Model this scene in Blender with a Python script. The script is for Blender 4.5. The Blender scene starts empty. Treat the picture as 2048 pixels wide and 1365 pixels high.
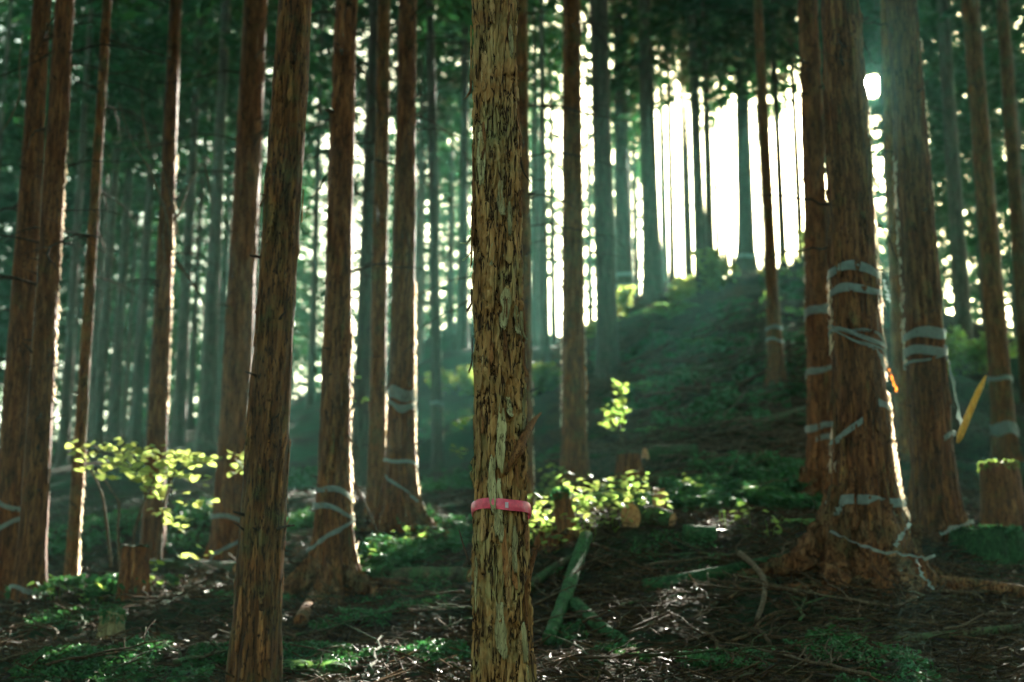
import bpy, math, random
import numpy as np
from mathutils import Vector, Matrix

R = math.radians
rng = np.random.default_rng(7)
random.seed(7)
SC = bpy.context.scene
COL = SC.collection

# ------------------------------------------------------------------ camera
FPX = 2844.0                     # focal length in pixels of the 2048 px photograph (50 mm on 36 mm)
PITCH = R(13.0)
CAM = np.array([0.0, 0.0, 1.6])
cam = bpy.data.cameras.new('camera')
cam.lens = 50; cam.sensor_width = 36; cam.clip_start = 0.1; cam.clip_end = 1200
cam.dof.use_dof = True; cam.dof.focus_distance = 6.15; cam.dof.aperture_fstop = 1.9
cam.dof.aperture_blades = 0
camo = bpy.data.objects.new('camera', cam); COL.objects.link(camo)
camo.location = CAM; camo.rotation_euler = (R(90) + PITCH, 0, 0)
SC.camera = camo
CF = np.array([0, math.cos(PITCH), math.sin(PITCH)]); CU = np.array([0, -math.sin(PITCH), math.cos(PITCH)]); CR = np.array([1.0, 0, 0])
def ray(px, py): return CF + CR * ((px - 1024) / FPX) + CU * ((682.5 - py) / FPX)
def at(px, py, Y):
    d = ray(px, py); return CAM + d * (Y / d[1])
def depth(p): return float(np.dot(np.asarray(p) - CAM, CF))
def proj(p):
    q = np.asarray(p) - CAM; t = q @ CF
    return 1024 + FPX * (q @ CR) / t, 682.5 - FPX * (q @ CU) / t

# ------------------------------------------------------------------ sky, sun, exposure
SUN = ray(1745, 172); SUN = SUN / np.linalg.norm(SUN)
SUN_EL = math.asin(SUN[2]); SUN_AZ = math.atan2(SUN[0], SUN[1])
w = bpy.data.worlds.new("World"); SC.world = w; w.use_nodes = True
nt = w.node_tree; nt.nodes.clear()
out = nt.nodes.new('ShaderNodeOutputWorld'); bg = nt.nodes.new('ShaderNodeBackground')
sky = nt.nodes.new('ShaderNodeTexSky'); sky.sky_type = 'NISHITA'; sky.sun_disc = False
sky.sun_elevation = SUN_EL; sky.sun_rotation = SUN_AZ; sky.dust_density = 2.0
tint = nt.nodes.new('ShaderNodeMixRGB'); tint.blend_type = 'MULTIPLY'; tint.inputs[0].default_value = 1
tint.inputs[2].default_value = (1.0, 1.02, 0.74, 1)
nt.links.new(sky.outputs[0], tint.inputs[1]); nt.links.new(tint.outputs[0], bg.inputs[0]); bg.inputs[1].default_value = 0.085
tc = nt.nodes.new('ShaderNodeTexCoord'); dot = nt.nodes.new('ShaderNodeVectorMath'); dot.operation = 'DOT_PRODUCT'
dot.inputs[1].default_value = tuple(SUN); nt.links.new(tc.outputs['Generated'], dot.inputs[0])
gt = nt.nodes.new('ShaderNodeMath'); gt.operation = 'GREATER_THAN'; gt.inputs[1].default_value = math.cos(R(0.34))
nt.links.new(dot.outputs['Value'], gt.inputs[0])
ml = nt.nodes.new('ShaderNodeMath'); ml.operation = 'MULTIPLY'; ml.inputs[1].default_value = 90
nt.links.new(gt.outputs[0], ml.inputs[0])
bg2 = nt.nodes.new('ShaderNodeBackground'); bg2.inputs[0].default_value = (1, .96, .86, 1); nt.links.new(ml.outputs[0], bg2.inputs[1])
ad = nt.nodes.new('ShaderNodeAddShader'); nt.links.new(bg.outputs[0], ad.inputs[0]); nt.links.new(bg2.outputs[0], ad.inputs[1])
nt.links.new(ad.outputs[0], out.inputs[0])
sl = bpy.data.lights.new('sun', 'SUN'); sl.energy = 4.4; sl.angle = R(0.5); sl.color = (1, .93, .80)
so = bpy.data.objects.new('sun', sl); COL.objects.link(so)
so.rotation_euler = Vector(SUN).to_track_quat('Z', 'Y').to_euler(); so.location = (0, 0, 40)
SC.view_settings.view_transform = 'Standard'; SC.view_settings.look = 'None'
SC.view_settings.gamma = 1; SC.view_settings.use_curve_mapping = False
SC.view_settings.exposure = 3.25
SC.render.engine = 'CYCLES'
SC.cycles.max_bounces = 5; SC.cycles.diffuse_bounces = 3; SC.cycles.glossy_bounces = 1
SC.cycles.transmission_bounces = 2; SC.cycles.volume_bounces = 0; SC.cycles.transparent_max_bounces = 4
SC.cycles.sample_clamp_indirect = 4; SC.cycles.sample_clamp_direct = 0
SC.cycles.use_denoising = True

# ------------------------------------------------------------------ noise
def _h(ix, iy, iz, s):
    n = (ix * 374761393 + iy * 668265263 + iz * 2147483647 + s * 974634777) & 0xFFFFFFFF
    n = (n ^ (n >> 13)) * 1274126177 & 0xFFFFFFFF
    n = (n ^ (n >> 16)) * 2246822519 & 0xFFFFFFFF
    return ((n ^ (n >> 15)) & 0xFFFF) / 65535.0
def vn(p, s=0):
    p = np.asarray(p, float); i = np.floor(p).astype(np.int64); f = p - i; f = f * f * (3 - 2 * f)
    x, y, z = i[..., 0], i[..., 1], i[..., 2]; fx, fy, fz = f[..., 0], f[..., 1], f[..., 2]
    r = 0
    for a in (0, 1):
        wa = fx if a else 1 - fx
        for b in (0, 1):
            wb = fy if b else 1 - fy
            for c in (0, 1):
                wc = fz if c else 1 - fz
                r = r + wa * wb * wc * _h(x + a, y + b, z + c, s)
    return r
def fbm(p, o=4, s=0):
    p = np.asarray(p, float); r = 0; a = .5; t = 0
    for k in range(o):
        r = r + a * vn(p * 2 ** k + 17.3 * k, s + k); t += a; a *= .5
    return r / t

# ------------------------------------------------------------------ mesh helpers
def new_mesh(name, V, F, mat, smooth=True):
    me = bpy.data.meshes.new(name); V = np.asarray(V, np.float32)
    Fs = [np.asarray(f) for f in (F if isinstance(F, list) else [F]) if len(f)]
    me.vertices.add(len(V)); me.vertices.foreach_set('co', V.ravel())
    nl = sum(f.size for f in Fs); nf = sum(len(f) for f in Fs)
    me.loops.add(nl); me.polygons.add(nf)
    me.loops.foreach_set('vertex_index', np.concatenate([f.ravel() for f in Fs]).astype(np.int32))
    tot = np.concatenate([np.full(len(f), f.shape[1]) for f in Fs]); st = np.concatenate([[0], np.cumsum(tot)[:-1]])
    me.polygons.foreach_set('loop_start', st.astype(np.int32)); me.polygons.foreach_set('loop_total', tot.astype(np.int32))
    me.polygons.foreach_set('use_smooth', np.full(nf, smooth))
    if mat: me.materials.append(mat)
    me.update(calc_edges=True); return me
def link(name, me, parent=None, **kw):
    o = bpy.data.objects.new(name, me); COL.objects.link(o)
    if parent is not None: o.parent = parent
    for k, v in kw.items(): o[k] = v
    return o
def empty(name, loc, rz=0, **kw):
    o = bpy.data.objects.new(name, None); COL.objects.link(o); o.location = loc; o.rotation_euler = (0, 0, rz); o.empty_display_size = .2
    for k, v in kw.items(): o[k] = v
    return o
class Geo:
    def __init__(s): s.V = []; s.Q = []; s.T = []; s.n = 0
    def add(s, V, Q=None, T=None):
        V = np.asarray(V, float)
        if Q is not None and len(Q): s.Q.append(np.asarray(Q) + s.n)
        if T is not None and len(T): s.T.append(np.asarray(T) + s.n)
        s.V.append(V); s.n += len(V); return s
    def mesh(s, name, mat, smooth=True, off=None):
        V = np.concatenate(s.V)
        if off is not None: V = V - np.asarray(off)
        F = []
        if s.Q: F.append(np.concatenate(s.Q))
        if s.T: F.append(np.concatenate(s.T))
        return new_mesh(name, V, F, mat, smooth)
def tube(P, r, k=6, cap=True, noise=0, seed=0):
    P = np.asarray(P, float); n = len(P); r = np.broadcast_to(np.asarray(r, float), (n,))
    T = np.gradient(P, axis=0); T /= np.linalg.norm(T, axis=1)[:, None] + 1e-9
    ref = np.array([0, 0, 1.0]) if abs(T[:, 2]).mean() < .8 else np.array([1.0, 0, 0])
    A = np.cross(T, ref); A /= np.linalg.norm(A, axis=1)[:, None] + 1e-9; B = np.cross(T, A)
    th = np.arange(k) * 2 * math.pi / k
    V = P[:, None] + r[:, None, None] * (A[:, None] * np.cos(th)[None, :, None] + B[:, None] * np.sin(th)[None, :, None])
    if noise:
        c = P[:, None]; V = c + (V - c) * (1 + noise * (fbm(V * 9, 3, seed) - .5)[..., None])
    V = V.reshape(-1, 3); i = np.arange(n - 1)[:, None] * k; j = np.arange(k)[None]; j2 = (j + 1) % k
    Q = np.stack([i + j, i + j2, i + k + j2, i + k + j], -1).reshape(-1, 4)
    Tn = []
    if cap:
        V = np.vstack([V, P[0], P[-1]]); a, b = n * k, n * k + 1
        jj = np.arange(k); j3 = (jj + 1) % k
        Tn = np.vstack([np.stack([np.full(k, a), j3, jj], -1), np.stack([np.full(k, b), (n - 1) * k + jj, (n - 1) * k + j3], -1)])
    return V, Q, Tn
def cards(C, U, W, L, D, bend=0.0):
    """leaf like diamonds: centre C, long axis U (half L), cross axis W (half D)"""
    C, U, W = map(np.asarray, (C, U, W)); L = np.asarray(L)[:, None]; D = np.asarray(D)[:, None]
    V = np.stack([C - U * L, C + W * D - U * L * .1, C + U * L, C - W * D - U * L * .1], 1)
    return V.reshape(-1, 3), np.arange(len(C) * 4).reshape(-1, 4)
def unit(v): return v / (np.linalg.norm(v, axis=-1, keepdims=True) + 1e-9)
def wander(p0, p1, n=8, amp=.1, seed=0):
    t = np.linspace(0, 1, n)[:, None]; p0, p1 = np.asarray(p0, float), np.asarray(p1, float); L = np.linalg.norm(p1 - p0)
    P = p0 * (1 - t) + p1 * t
    r = np.random.default_rng(seed); off = np.cumsum(r.normal(0, 1, (n, 3)), 0); off -= off[0] * (1 - t) + off[-1] * t
    return P + off * amp * L / n ** .5

# ------------------------------------------------------------------ materials
def mat_new(name, rough=.9, spec=.2):
    m = bpy.data.materials.new(name); m.use_nodes = True; n = m.node_tree.nodes; b = n['Principled BSDF']
    b.inputs['Roughness'].default_value = rough; b.inputs['Specular IOR Level'].default_value = spec
    return m, m.node_tree, b
def noise_node(t, scale, detail=4, vec=None, rough=.6):
    n = t.nodes.new('ShaderNodeTexNoise'); n.inputs['Scale'].default_value = scale; n.inputs['Detail'].default_value = detail
    n.inputs['Roughness'].default_value = rough
    if vec is not None: t.links.new(vec, n.inputs['Vector'])
    return n
def ramp(t, fac, stops):
    r = t.nodes.new('ShaderNodeValToRGB'); e = r.color_ramp.elements
    e[0].position, e[0].color = stops[0][0], (*stops[0][1], 1); e[1].position, e[1].color = stops[-1][0], (*stops[-1][1], 1)
    for p, c in stops[1:-1]:
        x = e.new(p); x.color = (*c, 1)
    t.links.new(fac, r.inputs[0]); return r
def mixc(t, fac, a, b):
    m = t.nodes.new('ShaderNodeMixRGB'); t.links.new(fac, m.inputs[0])
    for s, v in ((1, a), (2, b)):
        if isinstance(v, tuple): m.inputs[s].default_value = (*v, 1)
        else: t.links.new(v, m.inputs[s])
    return m
def mapped(t, scale):
    tc = t.nodes.new('ShaderNodeTexCoord'); mp = t.nodes.new('ShaderNodeMapping'); mp.inputs['Scale'].default_value = scale
    t.links.new(tc.outputs['Object'], mp.inputs[0]); return mp.outputs[0], tc.outputs['Object']
def bark(name, dark, mid, light, moss=None, mossamt=.45, bump=.6, sc=(26, 26, 3.5), random_tone=True, rough=.75, spec=.15, crk=1.7):
    m, t, b = mat_new(name, rough, spec)
    v, o = mapped(t, sc)
    n1 = noise_node(t, 1, 6, v, .65); n2 = noise_node(t, 3.0, 4, o)
    c = ramp(t, n1.outputs[0], [(.28, dark), (.5, mid), (.72, light)])
    n3 = noise_node(t, .8, 3, v); c2 = mixc(t, ramp(t, n3.outputs[0], [(.5, (0, 0, 0)), (.7, (1, 1, 1))]).outputs[0], c.outputs[0], tuple(x * .6 for x in mid))
    vc, _ = mapped(t, (sc[0] * crk, sc[1] * crk, sc[2] * crk * .7)); nc = noise_node(t, 1, 3, vc, .55)
    sb_ = t.nodes.new('ShaderNodeMath'); sb_.operation = 'SUBTRACT'; sb_.inputs[1].default_value = .5; t.links.new(nc.outputs[0], sb_.inputs[0])
    ab = t.nodes.new('ShaderNodeMath'); ab.operation = 'ABSOLUTE'; t.links.new(sb_.outputs[0], ab.inputs[0])
    cr = ramp(t, ab.outputs[0], [(.008, (0, 0, 0)), (.035, (1, 1, 1))])
    last = c2
    if moss:
        n4 = noise_node(t, 5.5, 5, o); f = ramp(t, n4.outputs[0], [(1 - mossamt - .12, (0, 0, 0)), (1 - mossamt + .14, (1, 1, 1))])
        last = mixc(t, f.outputs[0], c2.outputs[0], moss)
    if random_tone:
        oi = t.nodes.new('ShaderNodeObjectInfo'); mr = t.nodes.new('ShaderNodeMapRange'); t.links.new(oi.outputs['Random'], mr.inputs[0])
        mr.inputs[3].default_value = .7; mr.inputs[4].default_value = 1.25
        hs = t.nodes.new('ShaderNodeHueSaturation'); t.links.new(mr.outputs[0], hs.inputs['Value']); t.links.new(last.outputs[0], hs.inputs['Color']); last = hs
    cm = mixc(t, cr.outputs[0], tuple(x * .8 for x in dark), last.outputs[0]); t.links.new(cm.outputs[0], b.inputs['Base Color'])
    hsum = t.nodes.new('ShaderNodeMath'); hsum.operation = 'MULTIPLY_ADD'; hsum.inputs[1].default_value = .35
    t.links.new(cr.outputs[0], hsum.inputs[0]); t.links.new(n1.outputs[0], hsum.inputs[2])
    bp = t.nodes.new('ShaderNodeBump'); bp.inputs['Strength'].default_value = bump; bp.inputs['Distance'].default_value = .02
    t.links.new(hsum.outputs[0], bp.inputs['Height']); t.links.new(bp.outputs[0], b.inputs['Normal'])
    return m
def leafmat(name, col, trans, tf=.55, var=.25):
    m, t, b = mat_new(name, .55, .3)
    oi = t.nodes.new('ShaderNodeObjectInfo'); ge = t.nodes.new('ShaderNodeNewGeometry')
    a = t.nodes.new('ShaderNodeMath'); a.operation = 'ADD'; t.links.new(oi.outputs['Random'], a.inputs[0]); t.links.new(ge.outputs['Random Per Island'], a.inputs[1])
    fr = t.nodes.new('ShaderNodeMath'); fr.operation = 'FRACT'; t.links.new(a.outputs[0], fr.inputs[0])
    mr = t.nodes.new('ShaderNodeMapRange'); t.links.new(fr.outputs[0], mr.inputs[0]); mr.inputs[3].default_value = 1 - var * 1.4; mr.inputs[4].default_value = 1 + var * 1.4
    mh = t.nodes.new('ShaderNodeMapRange'); t.links.new(fr.outputs[0], mh.inputs[0]); mh.inputs[3].default_value = .5 - var * .08; mh.inputs[4].default_value = .5 + var * .08
    def hv(c):
        h = t.nodes.new('ShaderNodeHueSaturation'); h.inputs['Color'].default_value = (*c, 1)
        t.links.new(mr.outputs[0], h.inputs['Value']); t.links.new(mh.outputs[0], h.inputs['Hue']); return h
    t.links.new(hv(col).outputs[0], b.inputs['Base Color'])
    tr = t.nodes.new('ShaderNodeBsdfTranslucent'); t.links.new(hv(trans).outputs[0], tr.inputs[0])
    mx = t.nodes.new('ShaderNodeMixShader'); mx.inputs[0].default_value = tf
    t.links.new(b.outputs[0], mx.inputs[1]); t.links.new(tr.outputs[0], mx.inputs[2]); t.links.new(mx.outputs[0], t.nodes['Material Output'].inputs[0])
    return m
M_red = bark('bark_red', (.018, .005, .002), (.165, .059, .018), (.34, .142, .042), (.08, .075, .018), .30, .9)
M_brown = bark('bark_brown', (.018, .007, .003), (.19, .074, .020), (.38, .175, .05), (.10, .10, .03), .40, .9)
M_hero = bark('bark_olive', (.03, .012, .004), (.36, .18, .055), (.58, .37, .14), (.30, .26, .10), .42, 1.0, (20, 20, 3.2), False, crk=1.35)
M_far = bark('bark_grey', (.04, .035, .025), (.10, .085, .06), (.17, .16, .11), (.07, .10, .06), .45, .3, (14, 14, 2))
M_flakeA = bark('flake_grey_green', (.12, .09, .04), (.34, .29, .13), (.50, .45, .23), None, 0, .4, (40, 40, 9))
M_flakeB = bark('flake_tan', (.12, .06, .022), (.38, .22, .08), (.55, .37, .16), None, 0, .4, (40, 40, 9))
M_flakeC = bark('flake_rust', (.06, .022, .008), (.24, .10, .03), (.40, .19, .07), None, 0, .4, (40, 40, 9))
M_knot = bark('knot_dark', (.012, .008, .005), (.04, .024, .012), (.09, .055, .025), None, 0, .6, (40, 40, 40))
M_needle = leafmat('conifer_needles', (.012, .050, .022), (.03, .13, .03), .35)
M_maple = leafmat('maple_leaf', (.12, .20, .035), (.46, .56, .14), .6)
M_plant = leafmat('herb_leaf', (.07, .16, .04), (.34, .50, .10), .55)
M_moss = leafmat('moss_leaf', (.035, .12, .035), (.05, .17, .04), .3)
M_fern = leafmat('fern', (.04, .13, .04), (.22, .42, .10), .5)
M_twig = bark('dead_twig', (.02, .012, .006), (.075, .045, .022), (.14, .09, .045), (.03, .055, .02), .35, .3, (18, 18, 18), rough=.9, spec=.12)
M_twigpale = bark('pale_stick', (.05, .035, .02), (.12, .085, .05), (.20, .15, .09), None, 0, .3, (18, 18, 18), rough=.9, spec=.12)
M_deadbr = bark('dead_branch', (.015, .011, .007), (.05, .036, .022), (.12, .09, .06), (.04, .05, .03), .35, .3, (12, 12, 12), rough=.9, spec=.12)
M_log = bark('log_bark', (.03, .02, .012), (.10, .06, .035), (.2, .13, .08), (.045, .10, .035), .55, .7, (12, 12, 12), rough=.9, spec=.12)
M_mosslog = bark('mossy_log', (.015, .035, .012), (.03, .09, .03), (.05, .14, .045), (.07, .05, .03), .3, .8, (14, 14, 14), rough=.9, spec=.12)
M_cut = bark('cut_wood', (.22, .10, .04), (.42, .22, .09), (.55, .33, .15), None, 0, .2, (20, 20, 20))
M_splint = bark('fresh_split_wood', (.60, .26, .03), (.85, .46, .07), (.9, .62, .18), None, 0, .2, (30, 30, 4))
M_root = bark('root_bark', (.03, .010, .004), (.17, .07, .025), (.34, .18, .08), (.08, .07, .03), .4, .9, (14, 14, 5), rough=.9, spec=.12)
M_litter = leafmat('needle_litter', (.036, .022, .010), (.03, .02, .008), .1, .5)

def mat_tape(name, col, tr, alpha=.25, tl_f=.4):
    m, t, b = mat_new(name, .35, .5); b.inputs['Base Color'].default_value = (*col, 1)
    n = noise_node(t, 30, 4, mapped(t, (1, 1, 1))[1]); r = ramp(t, n.outputs[0], [(.3, tuple(x * .5 for x in col)), (.7, col)])
    t.links.new(r.outputs[0], b.inputs['Base Color'])
    tl = t.nodes.new('ShaderNodeBsdfTranslucent'); tl.inputs[0].default_value = (*tr, 1)
    tp = t.nodes.new('ShaderNodeBsdfTransparent'); m1 = t.nodes.new('ShaderNodeMixShader'); m2 = t.nodes.new('ShaderNodeMixShader')
    m1.inputs[0].default_value = tl_f; t.links.new(b.outputs[0], m1.inputs[1]); t.links.new(tl.outputs[0], m1.inputs[2])
    m2.inputs[0].default_value = alpha; t.links.new(m1.outputs[0], m2.inputs[1]); t.links.new(tp.outputs[0], m2.inputs[2])
    t.links.new(m2.outputs[0], t.nodes['Material Output'].inputs[0]); return m
M_tape = mat_tape('pale_plastic_tape', (.33, .42, .37), (.31, .40, .35), .35)
M_pink = mat_tape('pink_tape', (1.0, .10, .17), (.95, .09, .15), 0.0, .05)
M_white = mat_tape('white_mark', (.85, .8, .85), (.8, .8, .8), 0)
M_orange = mat_tape('orange_tape_or_lit_bark', (.85, .22, .03), (.9, .25, .03), 0)

# ------------------------------------------------------------------ terrain
# measured trees: id, base px, base py, width at base (above the flare), px at the top of the frame, width there, Y, flare, material, tape free label
KEY = [
 ('a', 6, 1235, 66, 85, 40, 13.2, .35, 'red', 'leftmost red-brown trunk in the photo, cut by the left edge low down'),
 ('b', 58, 1205, 58, 130, 42, 12.0, .35, 'red', 'second trunk from the left edge, red-brown with a sunlit right rim'),
 ('c', 140, 1197, 27, 215, 20, 14.5, .2, 'brown', 'slender dark trunk behind the left end of the leafy shrub, bright thin right rim'),
 ('d', 303, 1122, 46, 352, 26, 17.0, .25, 'red', 'dark trunk rising out of the leafy shrub with bright broken dead branches'),
 ('e', 455, 1120, 66, 512, 52, 16.3, .3, 'red', 'shaded trunk close behind the left edge of the big blurred foreground trunk'),
 ('f', 503, 1405, 97, 590, 72, 8.3, .25, 'brown', 'big ridged brown trunk left of the pink-taped one, running off the lower edge'),
 ('g', 662, 1182, 72, 692, 52, 12.0, .7, 'red', 'red-brown trunk with two pale tapes and a flared foot, right of the big left trunk'),
 ('h', 752, 1035, 38, 768, 30, 16.5, .35, 'brown', 'narrow dark trunk hard against the left of the trunk with a bright sunlit right rim'),
 ('i', 800, 1058, 58, 816, 44, 14.7, .75, 'red', 'red trunk with a knotted pale tape high up and a brilliantly sunlit right rim'),
 ('j', 876, 945, 24, 860, 19, 26, .3, 'far', 'slim grey-green trunk between the sunlit red trunk and the pink-taped trunk'),
 ('k', 1048, 1120, 42, 1043, 26, 14.0, .2, 'brown', 'dark trunk half hidden right behind the pink-taped trunk'),
 ('l', 1149, 982, 52, 1143, 40, 17, .3, 'brown', 'straight brown trunk right of the pink-taped trunk with knobbly branch stubs'),
 ('m', 1216, 748, 46, 1197, 42, 28, .3, 'far', 'misty grey-green trunk standing in the light beam left of the ridge'),
 ('n', 1252, 632, 34, 1234, 22, 34, .3, 'far', 'misty trunk with pale tapes at its foot where the ridge begins'),
 ('o', 1306, 588, 40, 1288, 28, 37, .3, 'far', 'thick pale misty trunk behind the bright shrubs on the ridge'),
 ('p', 1494, 575, 38, 1480, 32, 32.5, 1.0, 'far', 'grey trunk with spreading roots on the crest of the ridge'),
 ('q', 1554, 768, 30, 1515, 22, 22, .9, 'brown', 'leaning slim trunk with pale tape and roots halfway down the dark slope'),
 ('r', 1650, 985, 62, 1615, 44, 15, .55, 'red', 'taped red trunk half hidden behind the left side of the big root-flared tree'),
 ('s', 1738, 1165, 120, 1680, 90, 10.8, .72, 'red', 'largest red-brown tree with flared roots and many pale tapes, sun at its edge'),
 ('t', 1876, 1085, 90, 1802, 70, 12.7, .45, 'red', 'big red trunk with two pale tapes just right of the sun and the largest tree'),
 ('u', 1806, 930, 30, 1771, 30, 20, .2, 'brown', 'thin dark trunk in the narrow gap behind the two biggest right-hand trunks'),
 ('v', 1932, 745, 36, 1884, 28, 27, .4, 'far', 'misty grey trunk left of the white sky gap near the right edge'),
 ('w', 2012, 915, 46, 1940, 42, 20, .35, 'brown', 'brown trunk with pale tape rising behind the sawn stump'),
 ('x', 2062, 840, 34, 2004, 30, 24, .3, 'brown', 'dark trunk at the very right edge of the photo'),
]
# slender measured trunks in the mist: px at y=600, width, base y, Y
SMALL = [(148, 22, 930, 30), (212, 22, 885, 34), (242, 24, 878, 36), (288, 21, 900, 33), (372, 26, 905, 30), (425, 34, 890, 27), (392, 14, 860, 42),
 (727, 36, 990, 20), (901, 14, 655, 45), (925, 24, 700, 36), (745, 12, 820, 42), (842, 13, 760, 44), (628, 18, 850, 38), (1072, 14, 800, 38), (1090, 19, 760, 34), (1107, 13, 700, 42), (1181, 12, 700, 46),
 (1262, 12, 628, 37), (1274, 12, 615, 40), (1328, 9, 610, 46), (1360, 9, 610, 43), (1376, 12, 605, 40), (1456, 9, 600, 39), (1546, 9, 590, 45), (1606, 14, 560, 40), (1346, 13, 605, 38), (1384, 9, 605, 44), (1404, 26, 600, 37), (1423, 19, 600, 39), (1440, 11, 605, 42), (1468, 9, 600, 44), (1508, 14, 590, 38), (1528, 8, 600, 42), (1570, 15, 570, 38), (1592, 8, 585, 44),
 (1335, 8, 560, 48), (1790, 18, 760, 32), (1868, 16, 720, 34), (1965, 12, 690, 40), (2000, 16, 700, 38), (330, 14, 880, 44), (262, 12, 872, 46), (180, 12, 880, 46)]
# ------------------------------------------------------------------ lit beams kept free of foliage
CORR = []   # (point, radius)
def lit(px, py, Yd, r): CORR.append((at(px, py, Yd), r))
for q in [(150, 920, 12.6, .42), (230, 930, 12.6, .45), (310, 935, 12.6, .5), (390, 930, 12.6, .45), (460, 925, 12.6, .35), (300, 1030, 12.6, .35), (380, 1010, 12.6, .3),
          (100, 760, 12.4, .22), (125, 420, 12.4, .25), (65, 640, 12.4, .2), (15, 1190, 12.4, .22), (155, 1150, 14.5, .22), (355, 480, 17, .4), (350, 330, 17, .45), (365, 200, 17, .3), (250, 1185, 13.5, .25), (340, 600, 17, .3),
          (830, 850, 14.7, .3), (828, 700, 14.7, .25), (835, 980, 14.7, .3), (765, 880, 16.5, .2), (700, 1080, 12, .2), (695, 950, 12, .15), (800, 1100, 13.5, .35), (730, 1120, 12.8, .3), (870, 1065, 14, .25),
          (1090, 1000, 12.3, .45), (1150, 1005, 12.6, .42), (1120, 1040, 12.1, .35), (1210, 1005, 12.7, .42), (1260, 1010, 12.9, .3), (1320, 1000, 13.3, .25), (1290, 1000, 14.8, .25), (1235, 810, 17.5, .38), (1060, 820, 14, .25), (930, 900, 17, .3), (925, 800, 19, .4), (1165, 760, 17, .25),
          (1395, 980, 15.5, .25), (1450, 1040, 14, .3),
          (1340, 590, 34, .9), (1440, 545, 33, .9), (1540, 520, 33, .8), (1590, 500, 34, .8), (1480, 550, 30.5, .4), (1550, 600, 22, .25),
          (1805, 900, 10.8, .3), (1830, 960, 10.8, .22), (1785, 780, 10.8, .22), (1765, 600, 10.8, .2), (1750, 430, 10.8, .2), (1665, 610, 10.8, .12), (1815, 680, 12.7, .2), (1780, 520, 12.7, .15),
          (2010, 925, 14, .3), (1950, 950, 14.5, .2), (1940, 830, 13, .2), (2005, 1050, 12.5, .2), (885, 830, 26, .25), (1200, 700, 26, .5)]: lit(*q)
CORR.append((CAM, .13))
for q in [(1235, 810, 17.2, .38), (1240, 840, 17.2, .38), (1120, 1000, 12.4, .45), (1150, 1005, 12.6, .45)]: lit(*q)
def blocks(x, y, r):
    n = 0
    for p, q in CORR:
        v = np.array([x - p[0], y - p[1]]); s2 = np.array([SUN[0], SUN[1]]) / math.hypot(SUN[0], SUN[1]); al = v @ s2
        if al > 1.5 and al * math.tan(SUN_EL) + p[2] < 26 and abs(v[0] * s2[1] - v[1] * s2[0]) < r + q * .6: n += 1
    return n
def clear_depth(bx, by, w, Yd):
    best = None
    for f in sorted(np.linspace(.86, 1.16, 21), key=lambda f: abs(f - 1)):
        P = at(bx, by, Yd * f); b = blocks(P[0], P[1], w / 2 * depth(P) / FPX)
        if best is None or b < best[0]: best = (b, Yd * f)
    return best[1]
KEY = [k if k[6] < 17.5 else (*k[:6], clear_depth(k[1], k[2], k[3], k[6]), *k[7:]) for k in KEY]
SMALL = [(a, b, c, clear_depth(a + (a - 1024) * (c - 600) / 12300, c, b, d)) for a, b, c, d in SMALL]
cp = []
for k in KEY: cp.append(at(k[1], k[2], k[6]))
for s in SMALL: cp.append(at(s[0], s[2], s[3]))
extra = [(1400, 1365, 7.6), (250, 1365, 8.0), (1900, 1365, 8.0), (1050, 1365, 7.8), (900, 1160, 12.0), (1150, 1080, 11.7), (1150, 1010, 12.6), (1260, 1030, 12.6), (1500, 1010, 14.5), (1480, 1150, 11.0),
 (1300, 950, 17), (1400, 850, 19.8), (1300, 760, 24.5), (1450, 700, 25.5), (1600, 506, 34), (1560, 620, 28), (1620, 700, 23.5), (1420, 572, 32.5), (1340, 606, 34), (1520, 535, 33), (900, 1000, 18), (900, 800, 31), (1060, 860, 25),
 (600, 980, 20), (300, 1000, 22), (100, 1000, 24), (-150, 1050, 20), (-300, 930, 35), (1950, 690, 34), (2200, 800, 30), (2250, 1100, 14), (2100, 1200, 10.5), (1640, 498, 35), (1780, 560, 37), (1950, 690, 38)]
for e in extra: cp.append(at(*e))
for e in [(0, 0, 0), (5, 0, .1), (-5, 0, -.1), (0, 3, .45), (5, 4, .7), (-5, 4, .4), (0, -12, -1.6), (12, -8, -1), (-12, -8, -1.4), (0, 5.6, .95), (20, 6, 2.2), (-20, 8, .9),
          (-30, 30, 4.0), (28, 25, 7.5), (25, 50, 8), (-30, 55, 3.5), (0, 60, 6.5), (14, 62, 3), (0, 85, 0), (40, 85, 2), (-40, 85, 0), (12, 54, 7), (6, 54, 7), (15, 46, 10)]: cp.append(np.array(e, float))
cp = np.array(cp)
def _tps(A, B):
    d2 = ((A[:, None, :2] - B[None, :, :2]) ** 2).sum(-1) / 100.0
    return .5 * d2 * np.log(d2 + 1e-9)
K = _tps(cp, cp) + np.eye(len(cp)) * .004
P1 = np.c_[np.ones(len(cp)), cp[:, :2] / 10]
A_ = np.block([[K, P1], [P1.T, np.zeros((3, 3))]])
W_ = np.linalg.solve(A_, np.r_[cp[:, 2], 0, 0, 0])
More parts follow.
